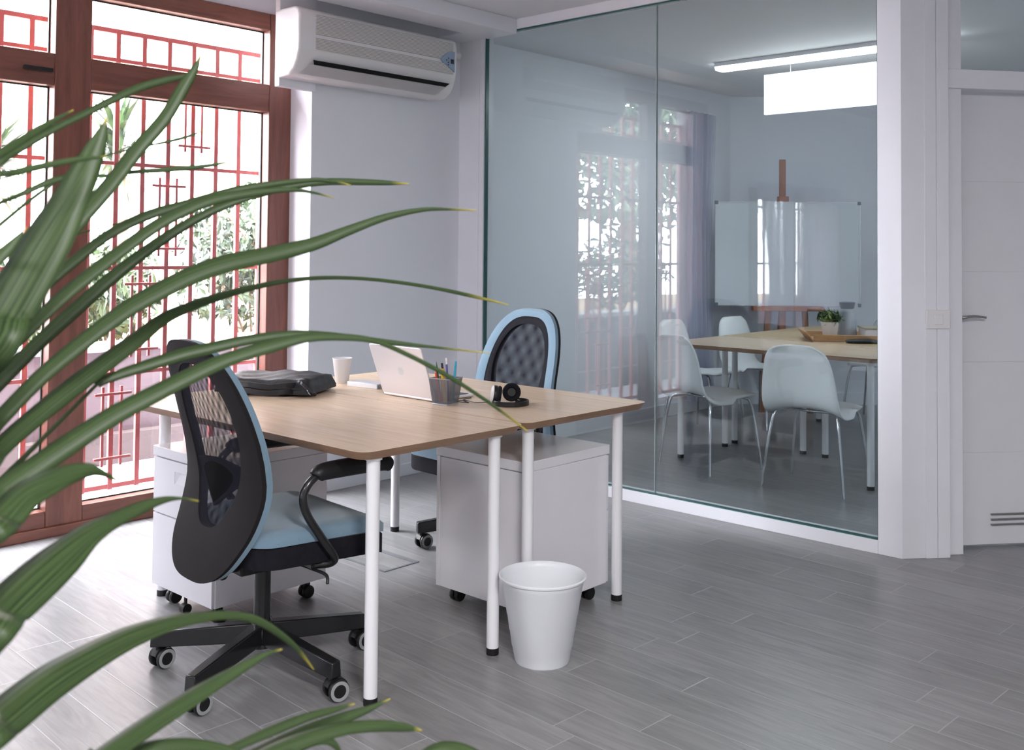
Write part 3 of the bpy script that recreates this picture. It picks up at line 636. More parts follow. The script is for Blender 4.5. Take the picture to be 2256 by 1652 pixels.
def office_chair(loc, rz, label, base=58):
    t = thing('office_chair', label, 'office chair', loc, rz, group='blue and black mesh office chairs')
    LO = loop(0.685, 0.352, WO, 3.0); LI = loop(0.722, 0.245, WI, 2.6)
    LB = [(y * 0.80, 0.690 + (z - 0.685) * 0.885) for y, z in LO]
    obj('back_frame', ringmesh(LO, LI, -0.014, 0.0), M_dkf, t, smooth=True, angle=60)
    obj('back_padding', ringmesh(LO, LB, 0.001, 0.020), M_blue, t, smooth=True, angle=60, label='light blue padded rim')
    obj('inner_band', ringmesh(LB, LI, 0.001, 0.016), M_blkf, t, smooth=True, angle=60, label='black inner band')
    obj('mesh_panel', patch(LI, -0.010), M_mesh, t, smooth=True, label='see-through black mesh')
    obj('mesh_panel', patch(LI, 0.008), M_mesh2, t, smooth=True, label='see-through black mesh')
    bm = NB()      # lumbar support and spine
    v = []
    for i in range(25):
        y = -0.175 + 0.35 * i / 24; zc = 0.640 - 0.25 * abs(y) ** 1.5
        v.append([bm.verts.new((bx(y, z, o), y, z)) for o in (-0.008, 0.005) for z in (zc - 0.030 - 0.075 * max(0, 1 - abs(y) / .10), zc + 0.035)])
    for a, b in zip(v, v[1:]):
        for p, q in ((0, 1), (1, 3), (3, 2), (2, 0)): bm.faces.new((a[p], a[q], b[q], b[p]))
    bm.faces.new([v[0][i] for i in (0, 1, 3, 2)]); bm.faces.new([v[-1][i] for i in (0, 1, 3, 2)])
    obj('lumbar_support', bm, M_lumb, t, smooth=True, angle=50)
    bm = NB()
    obox(bm, (-0.208, -0.035, 0.345), (0.188, 0, 0.0), (0, 0.07, 0), (0, 0, 0.03)); obox(bm, (-0.213, -0.03, 0.345), (0.018, 0, 0), (0, 0.06, 0), (0.02, 0, 0.075))
    obj('spine', bm, M_blk, t, bevel=0.004)
    # seat
    def seat_slab(x0, x1, hw, z0, z1, r, crown, mt, name, mods=0.012, lab=None):
        bm = NB(); pts = rrect(x0, -hw, x1, hw, r, 8); n = len(pts); cxm = (x0 + x1) / 2; rings = []
        def zz(x, y, top):
            f = (x - x0) / (x1 - x0); dip = -0.030 * max(0, (f - 0.72) / 0.28) ** 2 + 0.008 * (1 - f)
            return (z1 if top else z0) + dip + (crown * (1 - (y / hw) ** 2) * (-0.5) if top else 0)
        for top in (True, False):
            for f in (1.0, 0.93, 0.7, 0.35):
                if not top and f != 1.0: continue
                rings.append(([bm.verts.new((cxm + (x - cxm) * f, y * f, zz(cxm + (x - cxm) * f, y * f, top) - (0.012 if (top and f == 1.0) else 0))) for x, y in pts], top))
        T = [r_ for r_, tp in rings if tp]; B = [r_ for r_, tp in rings if not tp][0]
        for a, b in zip(T, T[1:]):
            for i in range(n): bm.faces.new((a[i], a[(i + 1) % n], b[(i + 1) % n], b[i]))
        bm.faces.new(T[-1]); bm.faces.new(B)
        for i in range(n): bm.faces.new((T[0][i], T[0][(i + 1) % n], B[(i + 1) % n], B[i]))
        return obj(name, bm, mt, t, smooth=True, angle=60, label=lab)
    seat_slab(-0.160, 0.325, 0.245, 0.440, 0.480, 0.09, 0.012, M_blue, 'seat_cushion', lab='light blue seat cushion')
    seat_slab(-0.155, 0.322, 0.243, 0.375, 0.445, 0.09, 0.0, M_blkf, 'seat_base')
    bm = NB(); box(bm, (-0.11, -0.07, 0.325), (0.10, 0.07, 0.375)); box(bm, (-0.19, -0.045, 0.335), (-0.10, 0.045, 0.372)); cyl(bm, (-0.175, -0.09, 0.35), (-0.175, 0.09, 0.35), 0.016)
    obj('mechanism', bm, M_blk, t, bevel=0.006)
    bm = NB(); tube(bm, [(0.04, -0.07, 0.35), (0.05, -0.22, 0.352), (0.06, -0.27, 0.345), (0.055, -0.285, 0.325)], 0.005, 8); obj('lever', bm, M_blk, t, smooth=True)
    bm = NB(); cyl(bm, (0, 0, 0.11), (0, 0, 0.328), 0.026, n=28); obj('gas_column', bm, M_blkg, t, smooth=True)
    # armrests
    for s in (-1, 1):
        Y = s * 0.268
        bm = NB(); tube(bm, [(0.055, s * 0.215, 0.365), (0.085, s * 0.250, 0.372), (0.088, Y, 0.395), (0.045, Y, 0.455), (-0.008, Y, 0.535), (-0.020, Y, 0.590), (0.008, Y, 0.632), (0.06, Y, 0.650), (0.22, Y, 0.652)], 0.0125, 14, 7)
        box(bm, (0.035, min(s * .10, s * .225), 0.358), (0.085, max(s * .10, s * .225), 0.372))
        tb = obj('arm_tube', bm, M_blkg, t, smooth=True)
        bm = NB(); tube(bm, [(0.022, Y, 0.639), (0.04, Y, 0.650), (0.13, Y, 0.653), (0.25, Y, 0.650), (0.285, Y, 0.640)], lambda u: 0.021 + 0.006 * math.sin(PI * u), 14, 6)
        obj('armrest', bm, M_blk, t, smooth=True)
    # star base and casters
    bm = NB(); lathe(bm, [(0.028, 0.075), (0.040, 0.080), (0.042, 0.125), (0.034, 0.150), (0.028, 0.158)], n=28); obj('hub', bm, M_blkg, t, smooth=True)
    for k in range(5):
        a = math.radians(base + 72 * k); d = Vector((math.cos(a), math.sin(a), 0)); s = Vector((-d.y, d.x, 0))
        bm = NB()
        vs = []
        for rr, w_, za, zb in ((0.02, 0.026, 0.094, 0.152), (0.18, 0.022, 0.080, 0.134), (0.345, 0.020, 0.068, 0.115)):
            vs.append([bm.verts.new(d * rr + s * q + Vector((0, 0, z))) for q, z in ((-w_, za), (w_, za), (w_ * .8, zb), (-w_ * .8, zb))])
        for A, B in zip(vs, vs[1:]):
            for i in range(4): bm.faces.new((A[i], A[(i + 1) % 4], B[(i + 1) % 4], B[i]))
        bm.faces.new(vs[0]); bm.faces.new(vs[-1])
        obj('base_leg', bm, M_blkg, t, bevel=0.004)
        c = d * 0.325; th = math.radians((-98, -86, -80, -104, -92)[k]) - rz; e = Vector((math.cos(th), math.sin(th), 0)); g = Vector((-e.y, e.x, 0)); r = 0.0315
        bm = NB(); cyl(bm, c + Vector((0, 0, 0.03)), c + Vector((0, 0, 0.082)), 0.008); cc = c + g * 0.014
        rings = []
        for sgn in (-1, 1):       # hood arc over the wheel
            rings.append([[bm.verts.new(cc + e * (sgn * 0.013) + g * (R_ * math.cos(u)) + Vector((0, 0, r + R_ * math.sin(u)))) for u in [PI * q / 10 for q in range(-1, 10)]] for R_ in (r * 0.55, r * 1.08)])
        q = len(rings[0][0])
        for i in range(q - 1):
            bm.faces.new((rings[0][1][i], rings[0][1][i + 1], rings[1][1][i + 1], rings[1][1][i])); bm.faces.new((rings[0][0][i], rings[1][0][i], rings[1][0][i + 1], rings[0][0][i + 1]))
            for sg in (0, 1): bm.faces.new((rings[sg][0][i], rings[sg][0][i + 1], rings[sg][1][i + 1], rings[sg][1][i]))
        for i in (0, q - 1): bm.faces.new((rings[0][0][i], rings[0][1][i], rings[1][1][i], rings[1][0][i]))
        ca = obj('caster', bm, M_blk, t, smooth=True)
        Mx = Matrix((g, Vector((0, 0, 1)), e)).transposed()
        for sgn in (-1, 1):
            bm = NB(); off = cc + e * (sgn * 0.0215) + Vector((0, 0, r))
            lathe(bm, [(0.003, -0.0075), (r - 0.003, -0.0075), (r, -0.004), (r, 0.004), (r - 0.003, 0.0075)][:], off, 28, 0, M=Mx)
            lathe(bm, [(r * 0.60, sgn * 0.0076), (r * 0.92, sgn * 0.0076), (r * 0.90, sgn * 0.0086), (r * 0.62, sgn * 0.0086)], off, 28, 1, closed=True, M=Mx)
            obj('wheel', bm, [M_blk, M_grey], ca, smooth=True)
    return t
office_chair((1.845, 2.737, 0), math.radians(-5), 'blue and black mesh office chair seen from behind, beside the window-side desk', 63)
office_chair((3.352, 3.185, 0), PI + math.radians(-2), 'blue and black mesh office chair facing the laptop, in front of the glass', -28)

# ------------------------------------------------------------------ waste bin
t = thing('waste_bin', 'white round plastic waste bin on the floor by the desk legs', 'waste bin', (2.515, 2.165, 0))
bm = NB(); prof = [(0.086, 0.0), (0.088, 0.004)]
for i, z in enumerate((0.05, 0.10, 0.15, 0.20, 0.245)): r = 0.088 + 0.044 * z / 0.262; prof += [(r, z - 0.002), (r + 0.0016, z)]
prof += [(0.134, 0.262), (0.141, 0.264), (0.142, 0.269), (0.138, 0.272), (0.133, 0.269), (0.129, 0.255), (0.084, 0.006)]
lathe(bm, prof, n=64); obj('bucket', bm, M_bin, t, smooth=True, angle=50)

# ------------------------------------------------------------------ floor box
t = thing('floor_outlet', 'square metal-framed floor outlet cover in the tiles between the desks', 'floor outlet', (2.74, 3.205, 0))
bm = NB(); w, d = 0.19, 0.285
for a, b in (((0, 0), (w, .011)), ((0, d - .011), (w, d)), ((0, .011), (.011, d - .011)), ((w - .026, .011), (w, d - .011))): box(bm, (*a, 0.0), (*b, 0.003))
obj('frame', bm, mat('outlet_frame', (0.16, 0.17, 0.18), 0.4), t)
bm = NB(); box(bm, (.012, .012, 0), (w - .027, d - .012, 0.002)); obj('cover', bm, M_floor, t)

# ------------------------------------------------------------------ things on the desks
ZD = 0.735
t = thing('laptop', 'silver laptop open on the desk, lid back with logo towards us', 'laptop', (2.652, 2.975, ZD))
bm = NB(); prism(bm, rrect(0.0, -0.150, 0.215, 0.150, 0.012, 5), 0.002, 0.012); obj('base', bm, M_alu, t, bevel=0.003)
bm = NB(); prism(bm, rrect(0.02, -0.135, 0.20, 0.135, 0.008, 4), 0.0122, 0.0128); obj('keyboard', bm, mat('laptop_keys', (0.08, 0.08, 0.09), 0.5), t)
lid = bpy.data.objects.new('lid_hinge', None)
Ml = Matrix.Translation((0.004, 0, 0.010)) @ Matrix.Rotation(math.radians(-21.5), 4, 'Y')
bm = NB(); pts = rrect(0, -0.150, 0.212, 0.150, 0.012, 5)
prism(bm, pts, -0.003, 0.0035)
bmesh.ops.transform(bm, matrix=Ml @ Matrix.Rotation(-PI / 2, 4, 'Y'), verts=bm.verts[:]); bpy.data.objects.remove(lid)
lid = obj('lid', bm, M_alu, t, bevel=0.002)
def lidpt(u, v, o): return Ml @ Vector((o, u, v))
bm = NB(); box(bm, (0.0031, -0.140, 0.012), (0.0036, 0.140, 0.203)); bmesh.ops.transform(bm, matrix=Ml, verts=bm.verts[:]); obj('screen', bm, mat('laptop_screen', (0.02, 0.02, 0.025), 0.15), lid)
bm = NB()       # bitten fruit logo
pts = []
for i in range(40):
    a = 2 * PI * i / 40; x, z = math.sin(a), math.cos(a); r = 0.0165 * (1 - 0.10 * max(0, z) ** 6 - 0.06 * max(0, -z) ** 8)
    px_, pz = x * r * (1.0 - 0.10 * (z < -0.3)), z * r * 1.05
    d = math.hypot(px_ - 0.021, pz - 0.003)
    if d < 0.0095: px_ = 0.021 - math.sqrt(max(0, 0.0095 ** 2 - (pz - 0.003) ** 2))
    pts.append((px_, pz))
v = [bm.verts.new(lidpt(-x, 0.106 + z, -0.0040)) for x, z in pts]; bm.faces.new(v)
v = [bm.verts.new(lidpt(-x, 0.106 + z, -0.0040)) for x, z in ((0.001, 0.018), (0.002, 0.023), (0.007, 0.0275), (0.0078, 0.022), (0.005, 0.0185))]; bm.faces.new(v)
bmesh.ops.solidify(bm, geom=bm.faces[:], thickness=-0.0004)
obj('logo', bm, mat('logo_white', (0.93, 0.92, 0.95), 0.25), lid, label='white bitten-fruit logo')

t = thing('paper_cup', 'plain white cup on the window-side of the desk, beside the black bag', 'cup', (2.758, 3.52, ZD))
bm = NB(); lathe(bm, [(0.027, 0.0), (0.028, 0.001), (0.0405, 0.101), (0.0425, 0.103), (0.0425, 0.106), (0.0395, 0.105), (0.027, 0.004)], n=40); obj('cup_wall', bm, M_wh, t, smooth=True)
t = thing('white_box', 'small flat white box lying behind the laptop', 'box', (2.76, 3.345, ZD), math.radians(8))
bm = NB(); box(bm, (-0.045, -0.088, 0), (0.035, 0.080, 0.020)); obj('box_body', bm, M_lam, t, bevel=0.002)
bm = NB(); box(bm, (-0.042, -0.0895, 0.002), (0.032, -0.0883, 0.016)); obj('box_end', bm, mat('grey_box_end', (0.35, 0.37, 0.42), 0.5), t)
# briefcase
ang = math.atan2(-0.86, 0.51)
t = thing('laptop_bag', 'black nylon laptop bag lying flat on the desk', 'bag', (2.285, 3.415, ZD), ang)
M_bag = mat('black_nylon', (0.011, 0.010, 0.013), 0.5, spec=0.35, var=0.2, vscale=14, bump=0.9, bscale=22)
bm = NB(); nx, ny = 26, 16; Lb, Db = 0.40, 0.27; top = []; bot = []
for i in range(nx + 1):
    for j in range(ny + 1):
        u, v_ = i / nx, j / ny; x = (u - .5) * Lb; y = v_ * Db
        ex = min(u, 1 - u) * Lb; ey = min(v_, 1 - v_) * Db; e = min(1, min(ex, ey) / 0.035); h_ = 0.022 + 0.050 * math.sqrt(1 - (1 - e) ** 2) + 0.004 * math.sin(9 * u + 3 * v_) * e + 0.003 * math.sin(23 * u - 11 * v_) * e - 0.007 * e * (1 - v_)
        top.append(bm.verts.new((x, y, h_))); bot.append(bm.verts.new((x, y, 0.010 * (1 - e))))
def idx(i, j): return i * (ny + 1) + j
for i in range(nx):
    for j in range(ny):
        for Lst in (top, bot): bm.faces.new((Lst[idx(i, j)], Lst[idx(i + 1, j)], Lst[idx(i + 1, j + 1)], Lst[idx(i, j + 1)]))
bd = [(i, 0) for i in range(nx)] + [(nx, j) for j in range(ny)] + [(i, ny) for i in range(nx, 0, -1)] + [(0, j) for j in range(ny, 0, -1)]
for a, b in zip(bd, bd[1:] + bd[:1]): bm.faces.new((top[idx(*a)], bot[idx(*a)], bot[idx(*b)], top[idx(*b)]))
obj('bag_body', bm, M_bag, t, smooth=True, angle=70)
bm = NB()
for z, y0 in ((0.045, -0.004), (0.022, -0.010)):
    P = smoothpath([(-0.13, 0.01, z), (-0.10, y0 - .02, z + .006), (-0.03, y0 - .045, z + .004), (0.05, y0 - .045, z - .002), (0.11, y0 - .02, z + .002), (0.135, 0.01, z)], 8)
    vs = [[bm.verts.new(p + Vector(q)) for q in ((0, 0, -0.010), (0, 0.003, -0.010), (0, 0.003, 0.010), (0, 0, 0.010))] for p in P]
    for a, b in zip(vs, vs[1:]):
        for k in range(4): bm.faces.new((a[k], a[(k + 1) % 4], b[(k + 1) % 4], b[k]))
    bm.faces.new(vs[0]); bm.faces.new(vs[-1])
obj('handle', bm, M_bag, t, smooth=True)
bm = NB(); tube(bm, [(-0.16, -0.002, 0.030), (-0.05, -0.004, 0.034), (0.08, -0.004, 0.032), (0.165, -0.001, 0.030)], 0.003, 6); obj('zip', bm, M_dark, t)
bm = NB(); tube(bm, [(0.155, 0.02, 0.055), (0.170, 0.0, 0.050), (0.192, -0.008, 0.035), (0.205, 0.0, 0.018), (0.215, 0.02, 0.012)], 0.007, 8); obj('strap', bm, M_bag, t, smooth=True)
bm = NB(); cyl(bm, (0.150, 0.012, 0.058), (0.150, 0.006, 0.061), 0.005); tube(bm, [(0.192, -0.012, 0.034), (0.200, -0.014, 0.022), (0.206, -0.008, 0.012)], 0.002, 6); obj('buckle', bm, M_chrome, t, smooth=True, label='small bright metal buckle')
# pencil cup
M_cup = meshcloth('pencil_cup_mesh', (0.15, 0.15, 0.17), 240.0, 0.0, 0.35, axes=('Y', 'Z')); M_cup2 = meshcloth('pencil_cup_mesh_x', (0.15, 0.15, 0.17), 240.0, 0.0, 0.35, axes=('X', 'Z'))
PCX, PCY, PCR = 2.650, 2.765, math.radians(8)
t = thing('pencil_cup', 'square silver wire-mesh pencil cup in front of the laptop', 'pencil cup', (PCX, PCY, ZD), PCR)
bm = NB(); b_, tp, H = 0.034, 0.0445, 0.098
for k in range(4):
    a = PI / 2 * k; R = Matrix.Rotation(a, 3, 'Z')
    f = bm.faces.new([bm.verts.new(R @ Vector(p)) for p in ((b_, -b_, 0.004), (b_, b_, 0.004), (tp, tp, H), (tp, -tp, H))]); f.material_index = k % 2
bmesh.ops.recalc_face_normals(bm, faces=bm.faces[:])
o = obj('mesh_wall', bm, [M_cup, M_cup2], t); so = o.modifiers.new('solid', 'SOLIDIFY'); so.thickness = 0.0008
M_cm = mat('cup_rim_metal', (0.40, 0.40, 0.43), 0.3, metal=0.6)
bm = NB(); tube(bm, [(tp, -tp, H), (tp, tp, H), (-tp, tp, H), (-tp, -tp, H), (tp, -tp, H)], 0.0022, 8, smooth=False); obj('rim', bm, M_cm, t, smooth=True)
bm = NB(); box(bm, (-b_ - .001, -b_ - .001, 0), (b_ + .001, b_ + .001, 0.006)); obj('base', bm, M_cm, t, bevel=0.001)
def pen(name, cat, x0, y0, x1, y1, L, r, col, tipcol, label):
    R = Matrix.Rotation(PCR, 3, 'Z'); p0 = R @ Vector((x0, y0, 0.007 + r)) + Vector((PCX, PCY, ZD)); p1 = R @ Vector((x1, y1, 0)) + Vector((PCX, PCY, ZD)); p1.z = p0.z
    dxy = p1 - p0; k = math.sqrt(max(1e-6, L * L - dxy.length_squared)); top = Vector((p1.x, p1.y, p0.z + k))
    t = thing(name, label, cat, p0, group='pens and pencils in the mesh cup'); d = top - p0
    nm = label.split()[0] + '_' + name
    bm = NB(); cyl(bm, (0, 0, 0), d * 0.86, r, n=10); obj('barrel', bm, mat(nm, col, 0.35), t, smooth=True)
    bm = NB(); cyl(bm, d * 0.86, d, r * 0.95, r * (0.2 if name == 'pencil' else 0.8), n=10); obj('tip' if name == 'pencil' else 'cap', bm, mat(nm + '_end', tipcol, 0.4), t, smooth=True)
pen('pencil', 'pencil', -0.022, 0.006, -0.038, 0.022, 0.128, 0.0038, (0.55, 0.05, 0.03), (0.5, 0.35, 0.25), 'red pencil leaning at the left of the mesh cup')
pen('pencil', 'pencil', -0.010, 0.014, -0.022, 0.028, 0.150, 0.0036, (0.04, 0.09, 0.03), (0.05, 0.12, 0.04), 'dark green pencil, tallest at the left of the mesh cup')
pen('pencil', 'pencil', -0.020, -0.012, -0.034, -0.006, 0.128, 0.0040, (0.70, 0.42, 0.03), (0.6, 0.4, 0.2), 'yellow pencil in the middle of the mesh cup')
pen('marker', 'marker', -0.002, -0.004, -0.016, 0.006, 0.142, 0.0052, (0.65, 0.40, 0.02), (0.012, 0.012, 0.015), 'yellow marker with a black cap in the mesh cup')
pen('pen', 'pen', 0.006, -0.010, -0.010, -0.010, 0.162, 0.0040, (0.10, 0.10, 0.32), (0.75, 0.70, 0.72), 'blue pen with a white end, highest in the mesh cup')
pen('marker', 'marker', 0.020, -0.018, 0.022, -0.030, 0.148, 0.0046, (0.05, 0.38, 0.55), (0.03, 0.32, 0.50), 'turquoise marker at the right of the mesh cup')
pen('pencil', 'pencil', 0.004, 0.018, 0.006, 0.010, 0.120, 0.0036, (0.55, 0.12, 0.20), (0.5, 0.35, 0.3), 'pink pencil, shortest, inside the mesh cup')
# headphones
t = thing('headphones', 'black folded headphones lying on the glass-side desk', 'headphones', (2.815, 2.600, ZD), math.radians(-8))
bm = NB(); P = [(0.066 * math.cos(a), -0.018 + 0.062 * math.sin(a), 0.010) for a in [math.radians(q) for q in range(-225, 50, 12)]]
P = [Vector(p) for p in P]; vs = []
for i, p in enumerate(P):
    tn = (P[min(i + 1, len(P) - 1)] - P[max(i - 1, 0)]).normalized(); s = Vector((tn.y, -tn.x, 0))
    vs.append([bm.verts.new(p + s * a + Vector((0, 0, b))) for a, b in ((-.003, -.009), (.003, -.009), (.003, .009), (-.003, .009))])
for a, b in zip(vs, vs[1:]):
    for k in range(4): bm.faces.new((a[k], a[(k + 1) % 4], b[(k + 1) % 4], b[k]))
bm.faces.new(vs[0]); bm.faces.new(vs[-1]); obj('headband', bm, M_blk, t, bevel=0.002)
for q, (c, ax, lab) in enumerate((((-0.036, 0.030, 0.036), Vector((-0.8, 0.55, 0.15)), None), ((0.046, 0.036, 0.038), Vector((-0.62, -0.78, 0.10)), None))):
    ax.normalize(); Mx = ax.to_track_quat('Z', 'Y').to_matrix()
    bm = NB(); lathe(bm, [(0.012, -0.008), (0.030, -0.010), (0.034, -0.002), (0.035, 0.005), (0.034, 0.009)], c, 30, M=Mx)
    cu = obj('ear_cup', bm, M_blk, t, smooth=True)
    bm = NB()
    if q == 0: lathe(bm, [(0.030, -0.004), (0.035, -0.012), (0.031, -0.020), (0.020, -0.018), (0.014, -0.010)], c, 30, M=Mx)
    else: lathe(bm, [(0.033, 0.006), (0.035, 0.014), (0.031, 0.021), (0.020, 0.019), (0.015, 0.008), (0.002, 0.007)], c, 30, M=Mx)
    obj('ear_pad', bm, M_blkf, cu, smooth=True)
    bm = NB()
    if q == 0: lathe(bm, [(0.032, 0.009), (0.033, 0.013), (0.028, 0.017), (0.002, 0.018)], c, 30, M=Mx); obj('shell', bm, M_wh, cu, smooth=True, label='white outer shell')
bm = NB(); tube(bm, [(-0.030, 0.020, 0.020), (-0.048, -0.005, 0.014), (-0.060, -0.030, 0.012)], 0.005, 8); obj('hinge', bm, M_steel, t, smooth=True)
bm = NB(); tube(bm, [(0.046, 0.030, 0.020), (0.058, 0.012, 0.014), (0.060, 0.0, 0.012)], 0.005, 8); obj('hinge', bm, M_steel, t, smooth=True)
bm = NB(); tube(bm, [(-0.045, 0.035, 0.010), (-0.080, 0.085, 0.0035), (-0.075, 0.15, 0.0025), (-0.105, 0.180, 0.0025), (-0.12, 0.16, 0.0025), (-0.100, 0.110, 0.0025), (-0.085, 0.170, 0.0030), (-0.02, 0.200, 0.0030)], 0.0016, 6); obj('cable', bm, M_blk, t, smooth=True)

# ------------------------------------------------------------------ meeting room
desk(5.44, 2.30, 6.155, 3.70, [(5.545, 2.385), (5.56, 3.635), (6.09, 3.63), (6.09, 2.40)], 'oak meeting table behind the glass, nearest the partition', 'meeting_table', M_top, group='oak meeting tables')
desk(6.16, 3.055, 7.58, 3.705, [(6.225, 3.13), (6.235, 3.64), (7.50, 3.64), (7.50, 3.13)], 'oak meeting table running away along the window side', 'meeting_table', M_toph, group='oak meeting tables')
desk(6.16, 2.35, 7.58, 3.050, [(6.215, 2.972), (7.50, 2.972), (7.50, 2.42), (6.23, 2.42)], 'oak meeting table holding the tray, running away to the right', 'meeting_table', M_toph, group='oak meeting tables')
def shell_chair(loc, rz, label):
    t = thing('meeting_chair', label, 'chair', loc, rz, group='white shell chairs round the meeting tables')
    # shell profile from seat front to top of back: (x, z, halfwidth)
    pr = [(0.215, 0.438, 0.150), (0.205, 0.452, 0.185), (0.15, 0.462, 0.205), (0.05, 0.456, 0.218), (-0.05, 0.450, 0.222), (-0.13, 0.455, 0.222), (-0.175, 0.478, 0.220), (-0.200, 0.525, 0.216), (-0.212, 0.60, 0.208), (-0.224, 0.68, 0.196), (-0.238, 0.745, 0.178), (-0.247, 0.785, 0.150), (-0.251, 0.805, 0.105)]
    P = smoothpath([(a, 0, b) for a, b, c in pr], 3); Wd = smoothpath([(c, 0, 0) for a, b, c in pr], 3)
    bm = NB(); K = 12; grid = []
    for i, (p, w_) in enumerate(zip(P, Wd)):
        f = i / (len(P) - 1); row = []
        tn = (P[min(i + 1, len(P) - 1)] - P[max(i - 1, 0)]).normalized(); nr = Vector((tn.z, 0, -tn.x)) * (-1)
        for j in range(K + 1):
            y = (2 * j / K - 1); cup = 0.045 * (abs(y) ** 2.5) * (0.35 if f < 0.3 else 1.0)
            row.append(bm.verts.new(Vector((p.x, w_.x * y, p.z)) + nr * cup))
        grid.append(row)
    for a, b in zip(grid, grid[1:]):
        for j in range(K): bm.faces.new((a[j], a[j + 1], b[j + 1], b[j]))
    o = obj('seat_shell', bm, M_shell, t, smooth=True, angle=180); s = o.modifiers.new('solid', 'SOLIDIFY'); s.thickness = 0.009; s.offset = 0
    for sx in (1, -1):
        for sy in (1, -1):
            bm = NB(); tube(bm, [(sx * 0.02 * 0 + sx * 0.05, sy * 0.11, 0.428), (sx * 0.125, sy * 0.165, 0.428), (sx * 0.155, sy * 0.182, 0.405), (sx * 0.175 + (0.0 if sx > 0 else -.0), sy * 0.200, 0.30), (sx * 0.205, sy * 0.235, 0.0)], 0.0085, 12, 6)
            obj('leg', bm, M_chrome, t, smooth=True)
    bm = NB(); tube(bm, [(0.05, 0.11, 0.428), (0.09, 0, 0.430), (0.05, -0.11, 0.428)], 0.008, 10); tube(bm, [(-0.05, 0.11, 0.428), (-0.09, 0, 0.432), (-0.05, -0.11, 0.428)], 0.008, 10)
    tube(bm, [(-0.05, 0.11, 0.428), (0.05, 0.11, 0.428)], 0.008, 10); tube(bm, [(-0.05, -0.11, 0.428), (0.05, -0.11, 0.428)], 0.008, 10); obj('under_frame', bm, M_chrome, t, smooth=True)
    return t
G = 'white shell chairs round the meeting tables'
ch = shell_chair((5.47, 3.365, 0), math.radians(-17), 'white shell chair behind the glass joint, left of the two nearest chairs')
dup(ch, (5.42, 2.645, 0), math.radians(4), 'white shell chair directly behind the glass, right of the two nearest chairs', G)
dup(ch, (6.47, 4.03, 0), math.radians(-90), 'white shell chair behind the left chair, backing onto the window-side wall', G)
dup(ch, (7.10, 3.90, 0), math.radians(-97), 'white shell chair in front of the easel leg, its back showing above the table', G)
dup(ch, (7.88, 3.30, 0), math.radians(180), 'white shell chair at the far end of the meeting tables, half hidden', G)
# whiteboard + easel at the far end, turned towards us
M_esl = wood('easel_beech', (0.36, 0.155, 0.085), (0.26, 0.10, 0.055), (6, 6, 1), 0.5)
E0 = at(1735, 560, 8.35); E0.z = 0; ea = math.atan2(FD.y, FD.x)
def ez(y_px, depth=8.35): return at(1735, y_px, depth).z
t = thing('whiteboard', 'large whiteboard with grey corner clips resting on the wooden easel', 'whiteboard', E0 + Vector((0, 0, 0)), ea)
zt, zb = ez(447), ez(671); hw_ = 0.583
bm = NB(); box(bm, (-hw_, -0.008, zb), (hw_, 0.008, zt)); obj('board', bm, mat('whiteboard_surface', (0.58, 0.63, 0.68), 0.12), t)
bm = NB()
for a, b in (((-hw_ - .01, zb - .01), (hw_ + .01, zb)), ((-hw_ - .01, zt), (hw_ + .01, zt + .01)), ((-hw_ - .01, zb), (-hw_, zt)), ((hw_, zb), (hw_ + .01, zt))): box(bm, (a[0], -0.012, a[1]), (b[0], 0.010, b[1]))
obj('frame', bm, mat('board_frame', (0.60, 0.62, 0.65), 0.3, metal=0.5), t)
for sx in (-1, 1):
    for zz in (zb, zt):
        bm = NB(); box(bm, (sx * hw_ - .014, -0.015, zz - .014), (sx * hw_ + .014, -0.005, zz + .014)); obj('corner_clip', bm, mat('corner_grey', (0.12, 0.14, 0.18), 0.5) if sx < 0 and zz == zb else bpy.data.materials['corner_grey'], t, bevel=0.002)
t = thing('easel', 'wooden studio easel carrying the whiteboard, mast sticking up above it', 'easel', E0, ea)
def eb(name, a, b, w_, d_):
    a, b = Vector(a), Vector(b); dz = b - a; s = Vector((1, 0, 0)) * w_; q = Vector((0, 1, 0)) * d_; bm = NB(); obox(bm, a - s / 2 - q / 2, s, q, dz); return obj(name, bm, M_esl, t, bevel=0.003)
eb('mast', (-0.03, 0.045, 0.30), (-0.03, 0.045, ez(350)), 0.050, 0.030)
eb('mast_clamp', (-0.03, 0.030, zt + 0.012), (-0.03, 0.030, zt + 0.055), 0.085, 0.060)
eb('leg', (-0.20, 0.05, 0.0), (-0.13, 0.05, zb + 0.20), 0.045, 0.030); eb('leg', (0.20, 0.05, 0.0), (0.14, 0.05, zb + 0.20), 0.045, 0.030)
bm = NB(); tube(bm, [(0, 0.07, 1.2), (0, 0.50, 0.0)], 0.018, 8, smooth=False); obj('rear_leg', bm, M_esl, t)
bm = NB(); box(bm, (-0.29, -0.05, zb - 0.050), (0.29, 0.03, zb - 0.012)); obj('tray', bm, M_esl, t, bevel=0.003)
bm = NB(); box(bm, (-0.22, 0.035, 0.30), (0.22, 0.064, 0.36)); obj('cross_brace', bm, M_esl, t, bevel=0.003)
